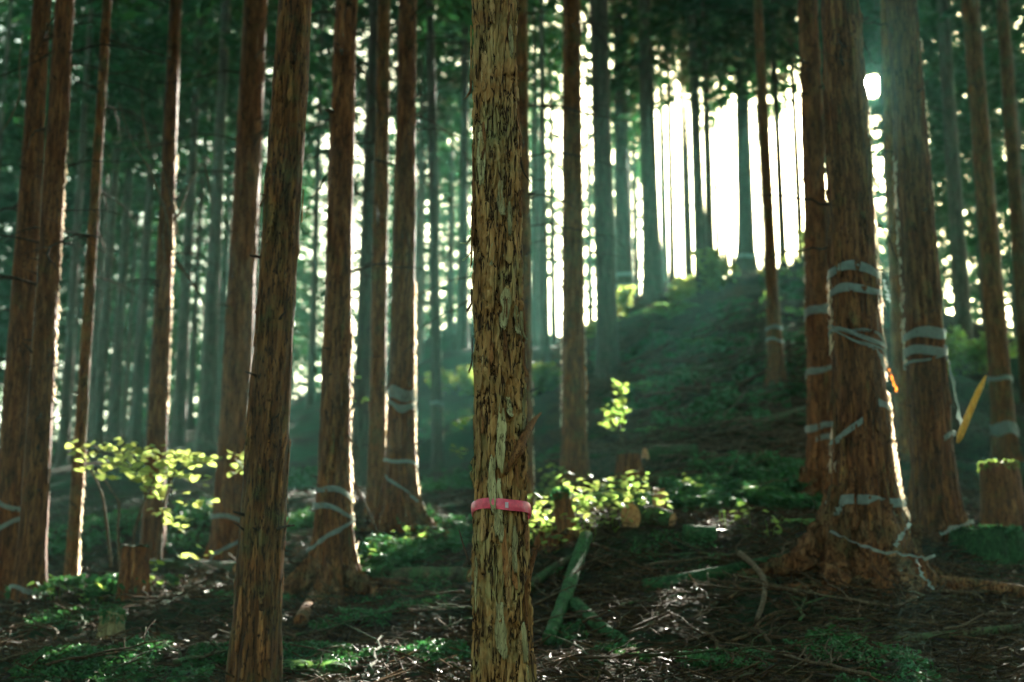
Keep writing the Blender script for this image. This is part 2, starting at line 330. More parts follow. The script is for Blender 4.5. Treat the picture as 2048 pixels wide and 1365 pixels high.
def H(x, y):
    x = np.atleast_1d(np.asarray(x, float)); y = np.atleast_1d(np.asarray(y, float)); sh = x.shape
    q = np.stack([np.clip(x, -45, 45).ravel(), np.clip(y, -15, 85).ravel()], -1); o = np.empty(len(q))
    for i in range(0, len(q), 20000):
        b = q[i:i + 20000]; o[i:i + 20000] = _tps(b, cp) @ W_[:-3] + np.c_[np.ones(len(b)), b / 10] @ W_[-3:]
    xy = np.stack([x.ravel(), y.ravel(), np.zeros(x.size)], -1)
    o += (fbm(xy * .9, 3, 5) - .5) * .28 + (fbm(xy * 4, 3, 9) - .5) * .10
    o += (fbm(xy * 1.5, 3, 13) - .5) * .65 * np.clip((xy[:, 1] - 16) / 5, 0, 1) * np.clip((xy[:, 0] + .5) / 1.5, 0, 1)
    return o.reshape(sh)
def Hs(x, y): return float(H(x, y)[0])
def hit(px, py, tmax=70):
    d = ray(px, py); t = np.arange(5, tmax, .04); p = CAM + d * t[:, None]; h = H(p[:, 0], p[:, 1]); i = np.argmax(p[:, 2] < h)
    if p[i, 2] >= h[i]: i = len(t) - 1
    return np.array([p[i, 0], p[i, 1], h[i]])
def warp(n, lo, hi, c, s):
    a = np.arcsinh((lo - c) / s); b = np.arcsinh((hi - c) / s); return c + s * np.sinh(np.linspace(a, b, n))
gx = warp(420, -110, 110, .5, 7); gy = warp(560, -45, 130, 10, 8)
X, Y = np.meshgrid(gx, gy); Z = H(X, Y)
xyz = np.stack([X, Y, np.zeros_like(X)], -1)
Z += (fbm(xyz * 14, 2, 21) - .5) * .06 * np.clip(1 - (Y - 14) / 14, 0, 1) * (np.abs(X) < 12)
V = np.stack([X, Y, Z], -1).reshape(-1, 3)
ii, jj = np.meshgrid(np.arange(len(gy) - 1), np.arange(len(gx) - 1), indexing='ij'); b0 = ii * len(gx) + jj
Q = np.stack([b0, b0 + 1, b0 + len(gx) + 1, b0 + len(gx)], -1).reshape(-1, 4)
mg, t, b = mat_new('forest_floor', 1, .1)
_, o_ = mapped(t, (1, 1, 1))
n1 = noise_node(t, 9, 8, o_, .75); n2 = noise_node(t, .55, 4, o_); n3 = noise_node(t, 40, 4, o_, .7)
c1 = ramp(t, n1.outputs[0], [(.3, (.012, .010, .006)), (.55, (.042, .030, .015)), (.8, (.085, .065, .035))])
c2 = ramp(t, n1.outputs[0], [(.3, (.012, .028, .012)), (.6, (.03, .075, .03)), (.85, (.07, .12, .05))])
mm = mixc(t, ramp(t, n2.outputs[0], [(.44, (0, 0, 0)), (.6, (1, 1, 1))]).outputs[0], c1.outputs[0], c2.outputs[0])
t.links.new(mm.outputs[0], b.inputs['Base Color'])
bp = t.nodes.new('ShaderNodeBump'); bp.inputs['Strength'].default_value = .9; bp.inputs['Distance'].default_value = .06
ms = t.nodes.new('ShaderNodeMath'); ms.operation = 'ADD'; t.links.new(n1.outputs[0], ms.inputs[0]); t.links.new(n3.outputs[0], ms.inputs[1])
t.links.new(ms.outputs[0], bp.inputs['Height']); t.links.new(bp.outputs[0], b.inputs['Normal'])
link('forest_floor', new_mesh('forest_floor', V, Q, mg), kind='structure')

# ------------------------------------------------------------------ lit beams
for px_, py_ in [(1300, 600), (1340, 585), (1380, 572), (1420, 560), (1460, 548), (1530, 530), (1570, 515), (1600, 505)]:
    p_ = hit(px_, py_ + 8); q_ = py_
    while p_[1] > 38 and q_ < 700: q_ += 6; p_ = hit(px_, q_)
    CORR.append((p_ + np.array([0, 0, .5]), .8))
CORR = [(np.array([p[0], p[1], max(p[2], Hs(p[0], p[1]) + .12)]), r) for p, r in CORR]
CP = np.array([c[0] for c in CORR]); CRD = np.array([c[1] for c in CORR])
def keep_mask(C):
    m = np.ones(len(C), bool)
    v = C - CAM; m &= (v @ SUN) / (np.linalg.norm(v, axis=1) + 1e-9) < math.cos(R(.5))
    for p, r in zip(CP, CRD):
        v = C - p; al = v @ SUN; d2 = (v * v).sum(1) - al * al
        m &= ~((al > 1.5) & (d2 < r * r))
    return m

# ------------------------------------------------------------------ trees
SH = {}
class Trunk:
    def __init__(s, B, slope, r0, taper, Ht, flare, seed, lobes=5, amp=.012):
        s.B = np.asarray(B, float); s.sl = slope; s.r0 = r0; s.tp = taper; s.Ht = Ht; s.fl = flare; s.seed = seed; s.lobes = lobes; s.amp = amp
        s.fw = .45 + .25 * min(flare, 1); s.la = .45
    def c(s, h): h = np.asarray(h, float); return np.stack([s.sl[0] * h, s.sl[1] * h, h], -1)
    def rad(s, h, th=0):
        h = np.asarray(h, float); hh = np.clip(h, 0, s.Ht)
        r = np.maximum(s.r0 - s.tp * hh, .02) * np.clip(1 - hh / s.Ht, .001, 1) ** .22
        f = s.fl * np.exp(-np.maximum(h, -.2) / (s.fw * .55)) * (1 + s.la * np.cos(s.lobes * th + s.seed) + .3 * np.cos((s.lobes * 2 + 3) * th + 2.1 * s.seed))
        f = f + s.fl * .22 * np.exp(-np.maximum(h, 0) / 1.6)
        return r * (1 + f)
    def mesh(s, sides, hs, mat, name='trunk'):
        th = np.arange(sides) * 2 * math.pi / sides; hh, tt = np.meshgrid(hs, th, indexing='ij')
        r = s.rad(hh, tt); p = np.stack([np.cos(tt) * r * 26, np.sin(tt) * r * 26, hh * 2.6 + s.seed * 3.7], -1)
        n = fbm(p, 4, s.seed); rd = 1 - np.abs(2 * n - 1)
        big = fbm(np.stack([np.cos(tt) * 1.3, np.sin(tt) * 1.3, hh * .9 + s.seed], -1), 3, s.seed + 3) - .5
        knob = np.clip(vn(np.stack([np.cos(tt) * r * 12, np.sin(tt) * r * 12, hh * 6 + s.seed], -1), s.seed + 8) - .78, 0, 1) * 4
        r = r + s.amp * (1.6 * (.6 - rd)) + big * r * .16 + knob * s.amp * 1.2
        cc = s.c(hs); V = np.stack([cc[:, None, 0] + r * np.cos(tt), cc[:, None, 1] + r * np.sin(tt), hh], -1).reshape(-1, 3)
        i = np.arange(len(hs) - 1)[:, None] * sides; j = np.arange(sides)[None]; j2 = (j + 1) % sides
        Q = np.stack([i + j, i + j2, i + sides + j2, i + sides + j], -1).reshape(-1, 4)
        return new_mesh(name, V, Q, mat)
def crown_arrays(seed, hb, Ht, Lmax, dens=1.0, cs=1.0):
    r = np.random.default_rng(seed); C = []; U = []; Wd = []; L = []; D = []
    z = hb
    while z < Ht - .3:
        f = (z - hb) / (Ht - hb); nb = r.integers(4, 6)
        Lb = Lmax * (1 - f) ** .75 * (.55 + .45 * min(1, f * 6 + .3))
        for k in range(nb):
            az = r.uniform(0, 2 * math.pi); Lk = Lb * r.uniform(.6, 1.15) + .25; n = max(4, int(Lk * 11 * dens))
            s_ = r.uniform(.12, 1, n) ** .8 * Lk; d = np.array([math.cos(az), math.sin(az), 0]); side = np.array([-d[1], d[0], 0])
            off = r.normal(0, .16, n) * (1.2 - s_ / Lk) * 1.6; droop = -.16 * s_ ** 1.5 + r.normal(0, .06, n) - np.abs(off) * .25
            C.append(d * s_[:, None] + side * off[:, None] + np.array([0, 0, 1]) * (z + r.uniform(-.1, .1) + droop)[:, None])
            u = d * r.uniform(.2, 1, n)[:, None] + side * (np.sign(off) * r.uniform(.2, 1, n))[:, None] + np.array([0, 0, -1]) * r.uniform(-.05, .7, n)[:, None]
            U.append(unit(u)); L.append(r.uniform(.10, .26, n) * cs); D.append(r.uniform(.035, .085, n) * cs)
        z += r.uniform(.26, .42) / dens ** .3
    C, U = np.concatenate(C), np.concatenate(U); L, D = np.concatenate(L), np.concatenate(D)
    Wv = unit(np.cross(U, unit(r.normal(0, .5, (len(U), 3)) + np.array([0, 0, 1]))))
    return cards(C, U, Wv, L, D)
CROWNS = {}
for hb in (5, 8, 11):
    for k in range(3):
        CROWNS[(hb, k)] = crown_arrays(100 + hb * 7 + k, hb, 22, 2.3 + .25 * k)
CR_MESH = {}
FACES = [0]
def put_crown(root, key, loc, rz, sxy, sz, window=None):
    V, Q = CROWNS[key]
    c, s = math.cos(rz), math.sin(rz)
    W = V * np.array([sxy, sxy, sz]); W = np.stack([W[:, 0] * c - W[:, 1] * s, W[:, 0] * s + W[:, 1] * c, W[:, 2]], -1) + np.asarray(loc)
    Cc = W[Q].mean(1); m = keep_mask(Cc)
    if window is not None: m &= window(Cc)
    if m.all():
        if key not in CR_MESH: CR_MESH[key] = new_mesh('crown', V, Q, M_needle, False); FACES[0] += len(Q)
        me = CR_MESH[key]
    else:
        q = Q[m]; idx = q.ravel(); me = new_mesh('crown', V[idx], np.arange(len(idx)).reshape(-1, 4), M_needle, False); FACES[0] += len(q)
    o = link('crown', me, root); o.scale = (sxy, sxy, sz); o.rotation_euler = (0, 0, rz - root.rotation_euler[2])
    return o
# dead side branches, shared shapes
def dead_branch_geo(seed, L=1.5, k=4, thin=1):
    r = np.random.default_rng(seed); g = Geo(); n = 9; t_ = np.linspace(0, 1, n)
    up = r.uniform(-.05, .35); dr = r.uniform(.2, .7)
    P = np.stack([t_ * L, np.cumsum(r.normal(0, .03, n)) * L * .6, (up * t_ - dr * t_ ** 2) * L * .6 + np.cumsum(r.normal(0, .012, n))], -1); P[0] = 0
    g.add(*tube(P, np.linspace(.014, .003, n) * thin, k, False))
    for q in range(int(7 * L)):
        i = r.integers(2, n); p = P[i - 1]; d = unit(np.array([r.uniform(.3, 1), r.choice([-1, 1]) * r.uniform(.4, 1), r.uniform(-.7, .2)])); l = r.uniform(.12, .5) * L * .6
        tt = np.linspace(0, 1, 4)[:, None]; PP = p + d * tt * l + np.array([0, 0, -.12 * l]) * tt ** 2 + r.normal(0, .01, (4, 3)) * tt
        g.add(*tube(PP, np.linspace(.005, .0018, 4) * thin, 3, False))
    return g
DB = [dead_branch_geo(300 + i, random.uniform(.7, 2.0)).mesh('dead_branch', M_deadbr) for i in range(10)]
STUB = [tube(wander((0, 0, 0), (.09 + .03 * i, .01, .02 * i), 4, .08, i), np.linspace(.016, .007, 4), 5) for i in range(4)]
STUBM = [new_mesh('branch_stub', s[0], [s[1], s[2]], M_deadbr) for s in STUB]
def dead_branches(root, tr, n, h0, h1, seed, meshes=DB, sc=(.6, 1.2), name='dead_branch', azs=None):
    r = np.random.default_rng(seed)
    for i in range(n):
        h = r.uniform(h0, h1); az = r.uniform(0, 2 * math.pi) if azs is None else r.uniform(*azs); c = tr.c(h); rr = float(tr.rad(h, az)) * .9
        if name == 'dead_branch' and not keep_mask(np.array([[tr.B[0] + c[0] + q * math.cos(az), tr.B[1] + c[1] + q * math.sin(az), tr.B[2] + h] for q in (.3, .7, 1.1)])).all(): continue
        o = link(name, meshes[r.integers(len(meshes))], root); o.location = (c[0] + rr * math.cos(az), c[1] + rr * math.sin(az), h)
        s = r.uniform(*sc); o.scale = (s, s, s); o.rotation_euler = (r.uniform(-.3, .3), r.uniform(-.3, .3), az)
        FACES[0] += 0
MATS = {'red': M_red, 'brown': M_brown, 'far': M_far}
TREES = {}
def window_clean(C):
    """the forest edge on the right is open below the crowns: higher, pruned crowns there"""
    q = C - CAM; t = q @ CF; px = 1024 + FPX * q[:, 0] / t; py = 682.5 - FPX * (q @ CU) / t
    lim = 20 + 220 * np.random.default_rng(len(C)).random(len(C)) ** 1.1 + 30 * np.sin(px * .05)
    return ~((px > 1290) & (px < 1625) & (py > lim) & (C[:, 1] > 22))
for n_, (kid, bx, by, wb, tx, tw, Yd, fl, mk, lab) in enumerate(KEY):
    B = at(bx, by, Yd)
    if kid not in ('f',): B[2] = Hs(B[0], B[1]) if abs(Hs(B[0], B[1]) - B[2]) < .35 else B[2]
    T_ = at(tx, 0, Yd); hT = T_[2] - B[2]; rb = wb / 2 * depth(B) / FPX; rt = tw / 2 * depth(T_) / FPX
    taper = max((rb - rt) / hT, .002); sl = ((T_[0] - B[0]) / hT, 0.0); Ht = 20 + (n_ * 37 % 50) / 10
    near = Yd < 17.5
    fl_ = fl
    tr = Trunk(B, sl, rb / (1 + .15 * fl_), taper * .9, Ht, fl_, n_ + 1, 5 + n_ % 3, .010 if near else .006)
    TREES[kid] = tr
    if kid == 's': tr.fw = .75; tr.amp = .022; tr.lobes = 8; tr.la = .6
    if kid in ('t', 'r'): tr.amp = .017
    if kid == 'f': tr.amp = .011
    sides = 96 if kid in ('s', 'f', 't') else 64 if near else 24
    step = .02 if kid in ('s', 'f') else .03 if near else .08
    hs = np.r_[np.arange(-.5, hT + .5, step), np.arange(hT + .5, Ht, .6), Ht]
    root = empty('conifer_tree', B, 0, label=lab, category='tree'); tr.root = root
    link('trunk', tr.mesh(sides, hs, MATS[mk]), root)
    put_crown(root, ((8, 11, 11)[n_ % 3], n_ % 3), B, n_ * 1.3, 1.05, Ht / 22, window_clean)
    nb = 12 if near else 8
    if kid in 'abcdeghkl': nb = 26
    if kid == 'f': nb = 2
    dead_branches(root, tr, nb, max(2.2, hT * (.75 if kid == 'f' else .45)), hT + 3, 50 + n_, sc=(.5, 1.0))
    if near: dead_branches(root, tr, 10 if kid in 'fst' else 24, .8, hT, 80 + n_, STUBM, (.35, .8), 'branch_stub', (math.pi * 1.0, math.pi * 2.0))

KX = sorted([(proj(at(k[4], 0, k[6]))[0] * .56 + k[1] * .44, k[0]) for k in KEY])
NAMES = {'a': 'leftmost trunk', 'b': 'second trunk from left', 'c': 'slender rim-lit trunk', 'd': 'trunk above the shrub', 'e': 'shaded red trunk', 'f': 'big foreground trunk', 'g': 'flared red trunk',
         'h': 'narrow dark trunk', 'i': 'sunlit red trunk', 'j': 'slim grey trunk', 'k': 'half hidden trunk', 'hero': 'pink-taped trunk', 'l': 'knobbly brown trunk', 'm': 'trunk in the beam', 'n': 'misty taped trunk', 'o': 'thick misty trunk',
         'p': 'crest trunk', 'q': 'leaning slim trunk', 'r': 'taped red trunk', 's': 'largest tree', 't': 'big right-hand trunk', 'u': 'thin gap trunk', 'v': 'misty right trunk', 'w': 'trunk behind the stump', 'x': 'right edge trunk'}
KX = sorted(KX + [(990, 'hero')])
def gap_of(px):
    L_ = [k for k in KX if k[0] <= px]; R_ = [k for k in KX if k[0] > px]
    return (L_[-1][1] if L_ else None, R_[0][1] if R_ else None)
ORD = ['first', 'second', 'third', 'fourth', 'fifth', 'sixth', 'seventh', 'eighth', 'ninth', 'tenth', 'eleventh', 'twelfth', 'thirteenth']
# shared far trunks
FAR_T = []
for i in range(6):
    tr = Trunk((0, 0, 0), ((i - 2.5) * .004, 0), .15, .0052, 22, .35, 40 + i, 5, .006)
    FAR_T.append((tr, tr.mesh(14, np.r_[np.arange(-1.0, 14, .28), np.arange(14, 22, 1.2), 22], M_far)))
def far_db(seed, hb):
    g = Geo(); r = np.random.default_rng(seed)
    for i in range(34):
        h = r.uniform(2.5, hb + 2); az = r.uniform(0, 6.28); d = np.array([math.cos(az), math.sin(az), r.uniform(-.35, .15)]); L = r.uniform(.5, 1.7)
        t_ = np.linspace(0, 1, 4)[:, None]; P = np.array([0, 0, h]) + d * t_ * L + np.array([0, 0, -.25 * L]) * t_ ** 2 + r.normal(0, .04, (4, 3)) * t_
        g.add(*tube(P, np.linspace(.012, .003, 4), 3, False))
    return g.mesh('dead_branch', M_deadbr)
FAR_D = [far_db(500 + i, (7, 9, 11)[i % 3]) for i in range(4)]
def far_tree(x, y, z, r, px_slope, key, seed, lab, group=None, sz=1.0, win=window_clean, crown=True):
    kw = dict(label=lab, category='tree')
    if group: kw['group'] = group
    root = empty('conifer_tree', (x, y, z), 0, **kw)
    tr, me = FAR_T[seed % 6]
    s = r / .15; o = link('trunk', me, root); o.scale = (s, s, sz); o.rotation_euler = (0, px_slope, seed * 1.7 % 6.28)
    if crown: put_crown(root, key, (x, y, z), seed * 2.1 % 6.28, random.uniform(.9, 1.2), sz, win)
    o = link('dead_branch', FAR_D[seed % 4], root, kind='stuff'); o.rotation_euler = (0, 0, seed * .9); o.scale = (1, 1, sz)
    return root
cnt = {}
for i, (px, wd, by, Yd) in enumerate(sorted(SMALL)):
    B = at(px + (px - 1024) * (by - 600) / 12300, by, Yd); g = gap_of(px); k = cnt.get(g, 0); cnt[g] = k + 1
    zz = Hs(B[0], B[1]); B[2] = min(zz, B[2]) if abs(zz - B[2]) > .3 else zz
    nm = f"misty trunk, {ORD[k]} from left between {NAMES.get(g[0], 'left edge')} and {NAMES.get(g[1], 'right edge')}"
    hb = 5 if px > 1290 else 8 if px < 700 else 11
    far_tree(B[0], B[1], B[2], wd / 2 * depth(B) / FPX, 0, (hb, i % 3), i, nm, None, .95)
# the mass of trunks behind
placed = [(t_.B[0], t_.B[1]) for t_ in TREES.values()] + [tuple(at(s[0], s[2], s[3])[:2]) for s in SMALL]
nfar = 0
def try_place(az, y, dmin):
    x = y * math.tan(az)
    if min((x - a) ** 2 + (y - b) ** 2 for a, b in placed) < dmin * dmin: return None
    placed.append((x, y)); return x
tries = 0
while nfar < 116 and tries < 9000:
    tries += 1; u = random.random(); az = R(random.uniform(-24, 5.0)) if u < .80 else R(random.uniform(11.6, 24)); y = 24 + 54 * random.random() ** .85
    if az < 0 and y < 30: continue
    if az > 0 and y > 62: continue
    if az > R(11) and az < R(18.8) and y < 36: continue
    if blocks(y * math.tan(az), y, .16) and random.random() < .93: continue
    x = try_place(az, y, 1.9)
    if x is None: continue
    z = Hs(x, y); px, _ = proj((x, y, z + 8)); g = gap_of(px)
    rr_t = random.uniform(.09, .17)
    lab = f"{'slender' if rr_t < .125 else 'stout'} {'farthest' if y > 56 else 'distant'} hazy trunk added to block sun between {NAMES.get(g[0], 'left edge')} and {NAMES.get(g[1], 'right edge')}"
    hb = random.choice([8, 11, 11]) if y < 45 else random.choice([5, 8, 8, 8])
    if az > 0: hb = random.choice([5, 8])
    if R(0) < az < R(5.2): hb = random.choice([8, 11])
    far_tree(x, y, z - .05, rr_t, 0, (hb, random.randrange(3)), nfar, lab, 'trunks: ' + lab, random.uniform(.85, 1.1)); nfar += 1
# denser low-crowned trees added beyond the biggest right-hand trunks to block the sun
nb_ = 0; tries = 0
while nb_ < 34 and tries < 3000:
    tries += 1; az = R(random.uniform(11.7, 16.2)); y = random.uniform(36, 60); x = try_place(az, y, 1.5)
    if x is None or blocks(x, y, .12) > 1: continue
    z = Hs(x, y); px, _ = proj((x, y, z + 8)); g = gap_of(px); nb_ += 1
    rr_t = random.uniform(.09, .17)
    lab = f"{'slender' if rr_t < .125 else 'stout'} {'farthest' if y > 56 else 'distant'} hazy trunk added to block sun between {NAMES.get(g[0], 'left edge')} and {NAMES.get(g[1], 'right edge')}"
    far_tree(x, y, z - .05, rr_t * .92, 0, (5, nb_ % 3), nb_, lab, 'trunks: ' + lab, random.uniform(.9, 1.15))
# woodland outside the frame, which shades the place
g = Geo(); gt_ = Geo(); r = np.random.default_rng(77); ns = 0
small_cr = [crown_arrays(900 + i, 7, 21, 2.6, .28, 2.3) for i in range(4)]
while ns < 130:
    a = r.uniform(0, 2 * math.pi); d = r.uniform(5, 42) ; x, y = d * math.sin(a), d * math.cos(a)
    if abs(math.atan2(x, y)) < R(25) : continue
    if y < 0 and d < 9: continue
    if min((x - p) ** 2 + (y - q) ** 2 for p, q in placed) < (2.6 if y > 5 else 3.6) ** 2: ns += .1; continue
    placed.append((x, y)); z = Hs(x, y); V_, Q_ = small_cr[int(ns) % 4]; ww = V_ + np.array([x, y, z]); m = keep_mask(ww[Q_].mean(1)); q = Q_[m]
    g.add(ww[q.ravel()], np.arange(q.size).reshape(-1, 4))
    P = np.array([[x, y, z - .3], [x, y, z + 7], [x, y, z + 14], [x, y, z + 20]]); gt_.add(*tube(P, [.2, .16, .1, .03], 10, False)); ns += 1
root = empty('surrounding_forest', (0, 0, 0), 0, kind='stuff', label='dense conifer forest standing all round outside the view', category='forest')
link('crown', g.mesh('crown', M_needle, False), root, kind='stuff'); link('trunk', gt_.mesh('trunk', M_brown), root, kind='stuff')

# ------------------------------------------------------------------ the pink-taped tree
HB = at(1011, 1620, 6.0); HB[2] = Hs(HB[0], HB[1])
HTp = at(988, 0, 6.0); hT = HTp[2] - HB[2]
rb = 118 / 2 * depth(HB) / FPX; rt = 86 / 2 * depth(HTp) / FPX
hero = Trunk(HB, ((HTp[0] - HB[0]) / hT, 0), rb, (rb - rt) / hT * .8, 20, .3, 91, 5, 0)
hroot = empty('conifer_tree', HB, 0, label='sharp foreground trunk with peeling bark and a pink tape round it', category='tree')
def hero_disp(th, h, r):
    p = np.stack([np.cos(th) * r, np.sin(th) * r, h], -1)
    wp = fbm(p * np.array([14, 14, 5]), 3, 4)[..., None] - .5
    q = p * np.array([52, 52, 7.5]) + wp * 3.0
    n = fbm(q, 4, 1); ridge = 1 - np.abs(2 * n - 1)                 # dark fissures where ridge is near 1
    pl = fbm(p * np.array([20, 20, 6]) + wp * 2, 3, 31); lv = np.floor(pl * 7) + np.clip((pl * 7 % 1) * 6, 0, 1)
    fine = fbm(p * np.array([110, 110, 30]), 2, 61) - .5
    return -.019 * np.clip((ridge - .78) / .2, 0, 1) + (lv / 7 - .5) * .034 + fine * .0035 + (fbm(p * np.array([6, 6, 2.5]), 2, 77) - .5) * .016
hs = np.r_[np.arange(-.3, 4.3, .0065), np.arange(4.3, 20, .5), 20]; sides = 176
th = np.arange(sides) * 2 * math.pi / sides; hh, tt = np.meshgrid(hs, th, indexing='ij'); r_ = hero.rad(hh, tt)
bumpk = 0
for (kx, ky, s_, d_) in [(975, 168, .05, .012), (990, 312, .045, .014), (975, 605, .05, .016), (972, 548, .06, .012), (985, 745, .05, .010), (945, 930, .05, .02), (1040, 910, .06, .015), (1010, 1120, .05, -.012), (990, 1010, .03, 0)]:
    P_ = at(kx, ky, 6 - .12); kh = P_[2] - HB[2]; cx = hero.c(kh)[0] + HB[0]; rr = float(hero.rad(kh)); ka = -math.acos(np.clip((P_[0] - cx) / rr, -.98, .98))
    dd = (((np.mod(tt - ka + math.pi, 2 * math.pi) - math.pi) * rr) ** 2 + ((hh - kh) * .9) ** 2) / s_ ** 2
    bumpk = bumpk + d_ * np.exp(-dd * 1.5) - d_ * 1.4 * np.exp(-dd * 16)
rr_ = r_ + hero_disp(tt, hh, r_) + bumpk
cc = hero.c(hs); V = np.stack([cc[:, None, 0] + rr_ * np.cos(tt), 0 * hh + rr_ * np.sin(tt), hh], -1).reshape(-1, 3)
i = np.arange(len(hs) - 1)[:, None] * sides; j = np.arange(sides)[None]; j2 = (j + 1) % sides
link('trunk', new_mesh('trunk', V, np.stack([i + j, i + j2, i + sides + j2, i + sides + j], -1).reshape(-1, 4), M_hero), hroot)
put_crown(hroot, (11, 0), HB, 0, 1.0, 1.0, window_clean)
def surf(tree, th, h, off): c = tree.c(h); r = tree.rad(h, th) + off; return np.stack([c[..., 0] + r * np.cos(th), c[..., 1] + r * np.sin(th), np.broadcast_to(h, np.shape(th))], -1)
def flake(px, py, wpx, hpx, lift, mat, seed, curl='b', lean=0.0, tree=None):
    """a peeling plate of bark, px/py its middle in the photograph"""
    tree = tree or hero; r = np.random.default_rng(seed); P_ = at(px, py, tree.B[1] - .1); kh = P_[2] - tree.B[2]; rr = float(tree.rad(kh)); cx = tree.c(kh)[0] + tree.B[0]
    u = (P_[0] - cx) / rr; ka = -math.acos(np.clip(u, -1, 1)) if abs(u) < 1 else (-.02 if u > 0 else -math.pi + .02)
    pm = tree.B[1] / FPX; hw = wpx * pm / rr / 2; hl = hpx * pm / 2; nu, nv = 6, 12
    v = np.linspace(-1, 1, nv)[:, None]; uu = np.linspace(-1, 1, nu)[None]
    wmod = (1 - .45 * np.abs(v) ** 2.2) * (1 + .35 * (np.interp(v[:, 0], np.linspace(-1, 1, 7), r.uniform(-1, 1, 7)))[:, None])
    a = ka + hw * (uu * wmod + .4 * np.interp(v[:, 0], np.linspace(-1, 1, 5), r.uniform(-1, 1, 5))[:, None]) + lean * v
    h = kh + hl * (v + .12 * np.interp(uu[0], np.linspace(-1, 1, 4), r.uniform(-1, 1, 4))[None] * np.abs(v))
    e = np.clip(-v, 0, 1) ** 2.2 if curl == 'b' else np.clip(v, 0, 1) ** 2.2 if curl == 't' else np.abs(v) ** 3
    off = .006 + lift * e + .004 * np.abs(uu) ** 2 * r.uniform(-1, 2) + r.uniform(-.001, .002, (nv, nu)) + 0 * a
    c = tree.c(h); R_ = tree.rad(h) + off
    O = np.stack([c[..., 0] + R_ * np.cos(a), R_ * np.sin(a), h], -1); Ri = R_ - .0035
    I = np.stack([c[..., 0] + Ri * np.cos(a), Ri * np.sin(a), h], -1)
    V = np.r_[O.reshape(-1, 3), I.reshape(-1, 3)]; i = np.arange(nv - 1)[:, None] * nu; j = np.arange(nu - 1)[None]; q = np.stack([i + j, i + j + 1, i + nu + j + 1, i + nu + j], -1).reshape(-1, 4)
    N = nv * nu; ring = [k for k in range(nu)] + [nu * (k + 1) - 1 for k in range(1, nv)] + [N - 1 - k for k in range(1, nu)] + [nu * k for k in range(nv - 2, 0, -1)]
    rg = np.array(ring); r2 = np.roll(rg, -1); e_ = np.stack([r2, rg, rg + N, r2 + N], -1)
    link('bark_flake', new_mesh('bark_flake', V, np.r_[q, q[:, ::-1] + N, e_], mat), tree.root if tree is not hero else hroot)
fm = [M_flakeA, M_flakeB, M_flakeC, M_flakeA]
for i in range(60):
    py = -20 + 1400 * (i + .5) / 60 + random.uniform(-20, 20); hw = 44 + 12 * np.clip(py, 0, 1365) / 1365; cx = 988 + 16 * max(0, py - 500) / 865
    px = cx + hw * random.uniform(-.97, .97)
    mk = random.choice([M_hero, M_flakeB, M_hero, M_hero, M_flakeC, M_flakeA])
    flake(px, py, random.choice([random.uniform(5, 11), random.uniform(5, 11), random.uniform(10, 20)]), random.uniform(45, 130), random.choice([.001, .002, .004, .012]), mk, 1000 + i, random.choice('bbbt'), random.uniform(-.05, .05))
for q in [(938, 155, 8, 60, .03, M_flakeC, 'b'), (942, 480, 8, 60, .04, M_flakeA, 'b'), (940, 590, 10, 45, .02, M_knot, 'b'), (1034, 230, 8, 90, .02, M_flakeC, 'b'), (1036, 400, 9, 60, .015, M_flakeC, 't'), (942, 700, 6, 70, .015, M_knot, 'b'),
          (1040, 650, 8, 60, .02, M_flakeA, 'b'), (1044, 720, 7, 60, .02, M_flakeC, 'b'), (1048, 1200, 8, 90, .015, M_flakeC, 't'), (945, 1120, 8, 60, .02, M_flakeA, 'b'), (1044, 820, 9, 90, .02, M_flakeA, 't'),
          (1018, 815, 12, 40, .02, M_flakeA, 'b'), (1002, 880, 16, 130, .004, M_flakeA, 'b'), (1030, 1040 + 60, 10, 90, .008, M_flakeA, 'b'), (1000, 1055, 10, 60, .006, M_flakeA, 'b'), (1030, 640, 12, 60, .018, M_flakeA, 'b')]: flake(*q[:6], int(q[0] * 7 + q[1]), q[6])
def strand(name, pts, rad, mat, root, Yd, k=6, flat=1.0, **kw):
    P = np.array([at(p[0], p[1], Yd + (p[2] if len(p) > 2 else 0)) for p in pts]) - np.array(root.location if root else (0, 0, 0))
    n = max(8, len(P) * 4); s_ = np.linspace(0, len(P) - 1, n); Pi = np.stack([np.interp(s_, np.arange(len(P)), P[:, a]) for a in range(3)], -1)
    for _ in range(2): Pi[1:-1] = (Pi[:-2] + 2 * Pi[1:-1] + Pi[2:]) / 4
    rr = np.interp(np.linspace(0, 1, n), np.linspace(0, 1, len(rad)), rad); V, Q, T = tube(Pi, rr, k, True, .5, 3)
    return link(name, new_mesh(name, V, [Q, T], mat), root, **kw)
strand('broken_branch', [(1010, 950, -.1), (1022, 925, -.13), (1040, 900, -.12), (1046, 878, -.08), (1062, 850, -.02), (1072, 836, 0), (1082, 826, .02)], [.006, .012, .022, .02, .014, .009, .005], M_flakeC, hroot, 6)
strand('broken_branch', [(1048, 870, 0), (1064, 858, 0), (1070, 845, .0)], [.012, .009, .004], M_knot, hroot, 6)
strand('bark_strip', [(1048, 1195, 0), (1056, 1150, 0), (1066, 1118, .02), (1077, 1090, .03)], [.02, .018, .012, .003], M_flakeC, hroot, 6)
strand('bark_strip', [(1034, 270, 0), (1040, 320, 0), (1048, 348, 0), (1063, 368, 0)], [.006, .006, .004, .002], M_knot, hroot, 6)
strand('bark_strip', [(940, 1130, 0), (928, 1095, 0), (918, 1060, .05)], [.006, .004, .002], M_twig, hroot, 6)
strand('bark_strip', [(942, 475, 0), (934, 488, 0), (920, 486, 0)], [.006, .004, .002], M_flakeA, hroot, 6)
strand('bark_strip', [(1052, 1215, 0), (1060, 1250, 0), (1062, 1300, 0), (1055, 1370, 0)], [.004, .006, .006, .004], M_flakeC, hroot, 6)
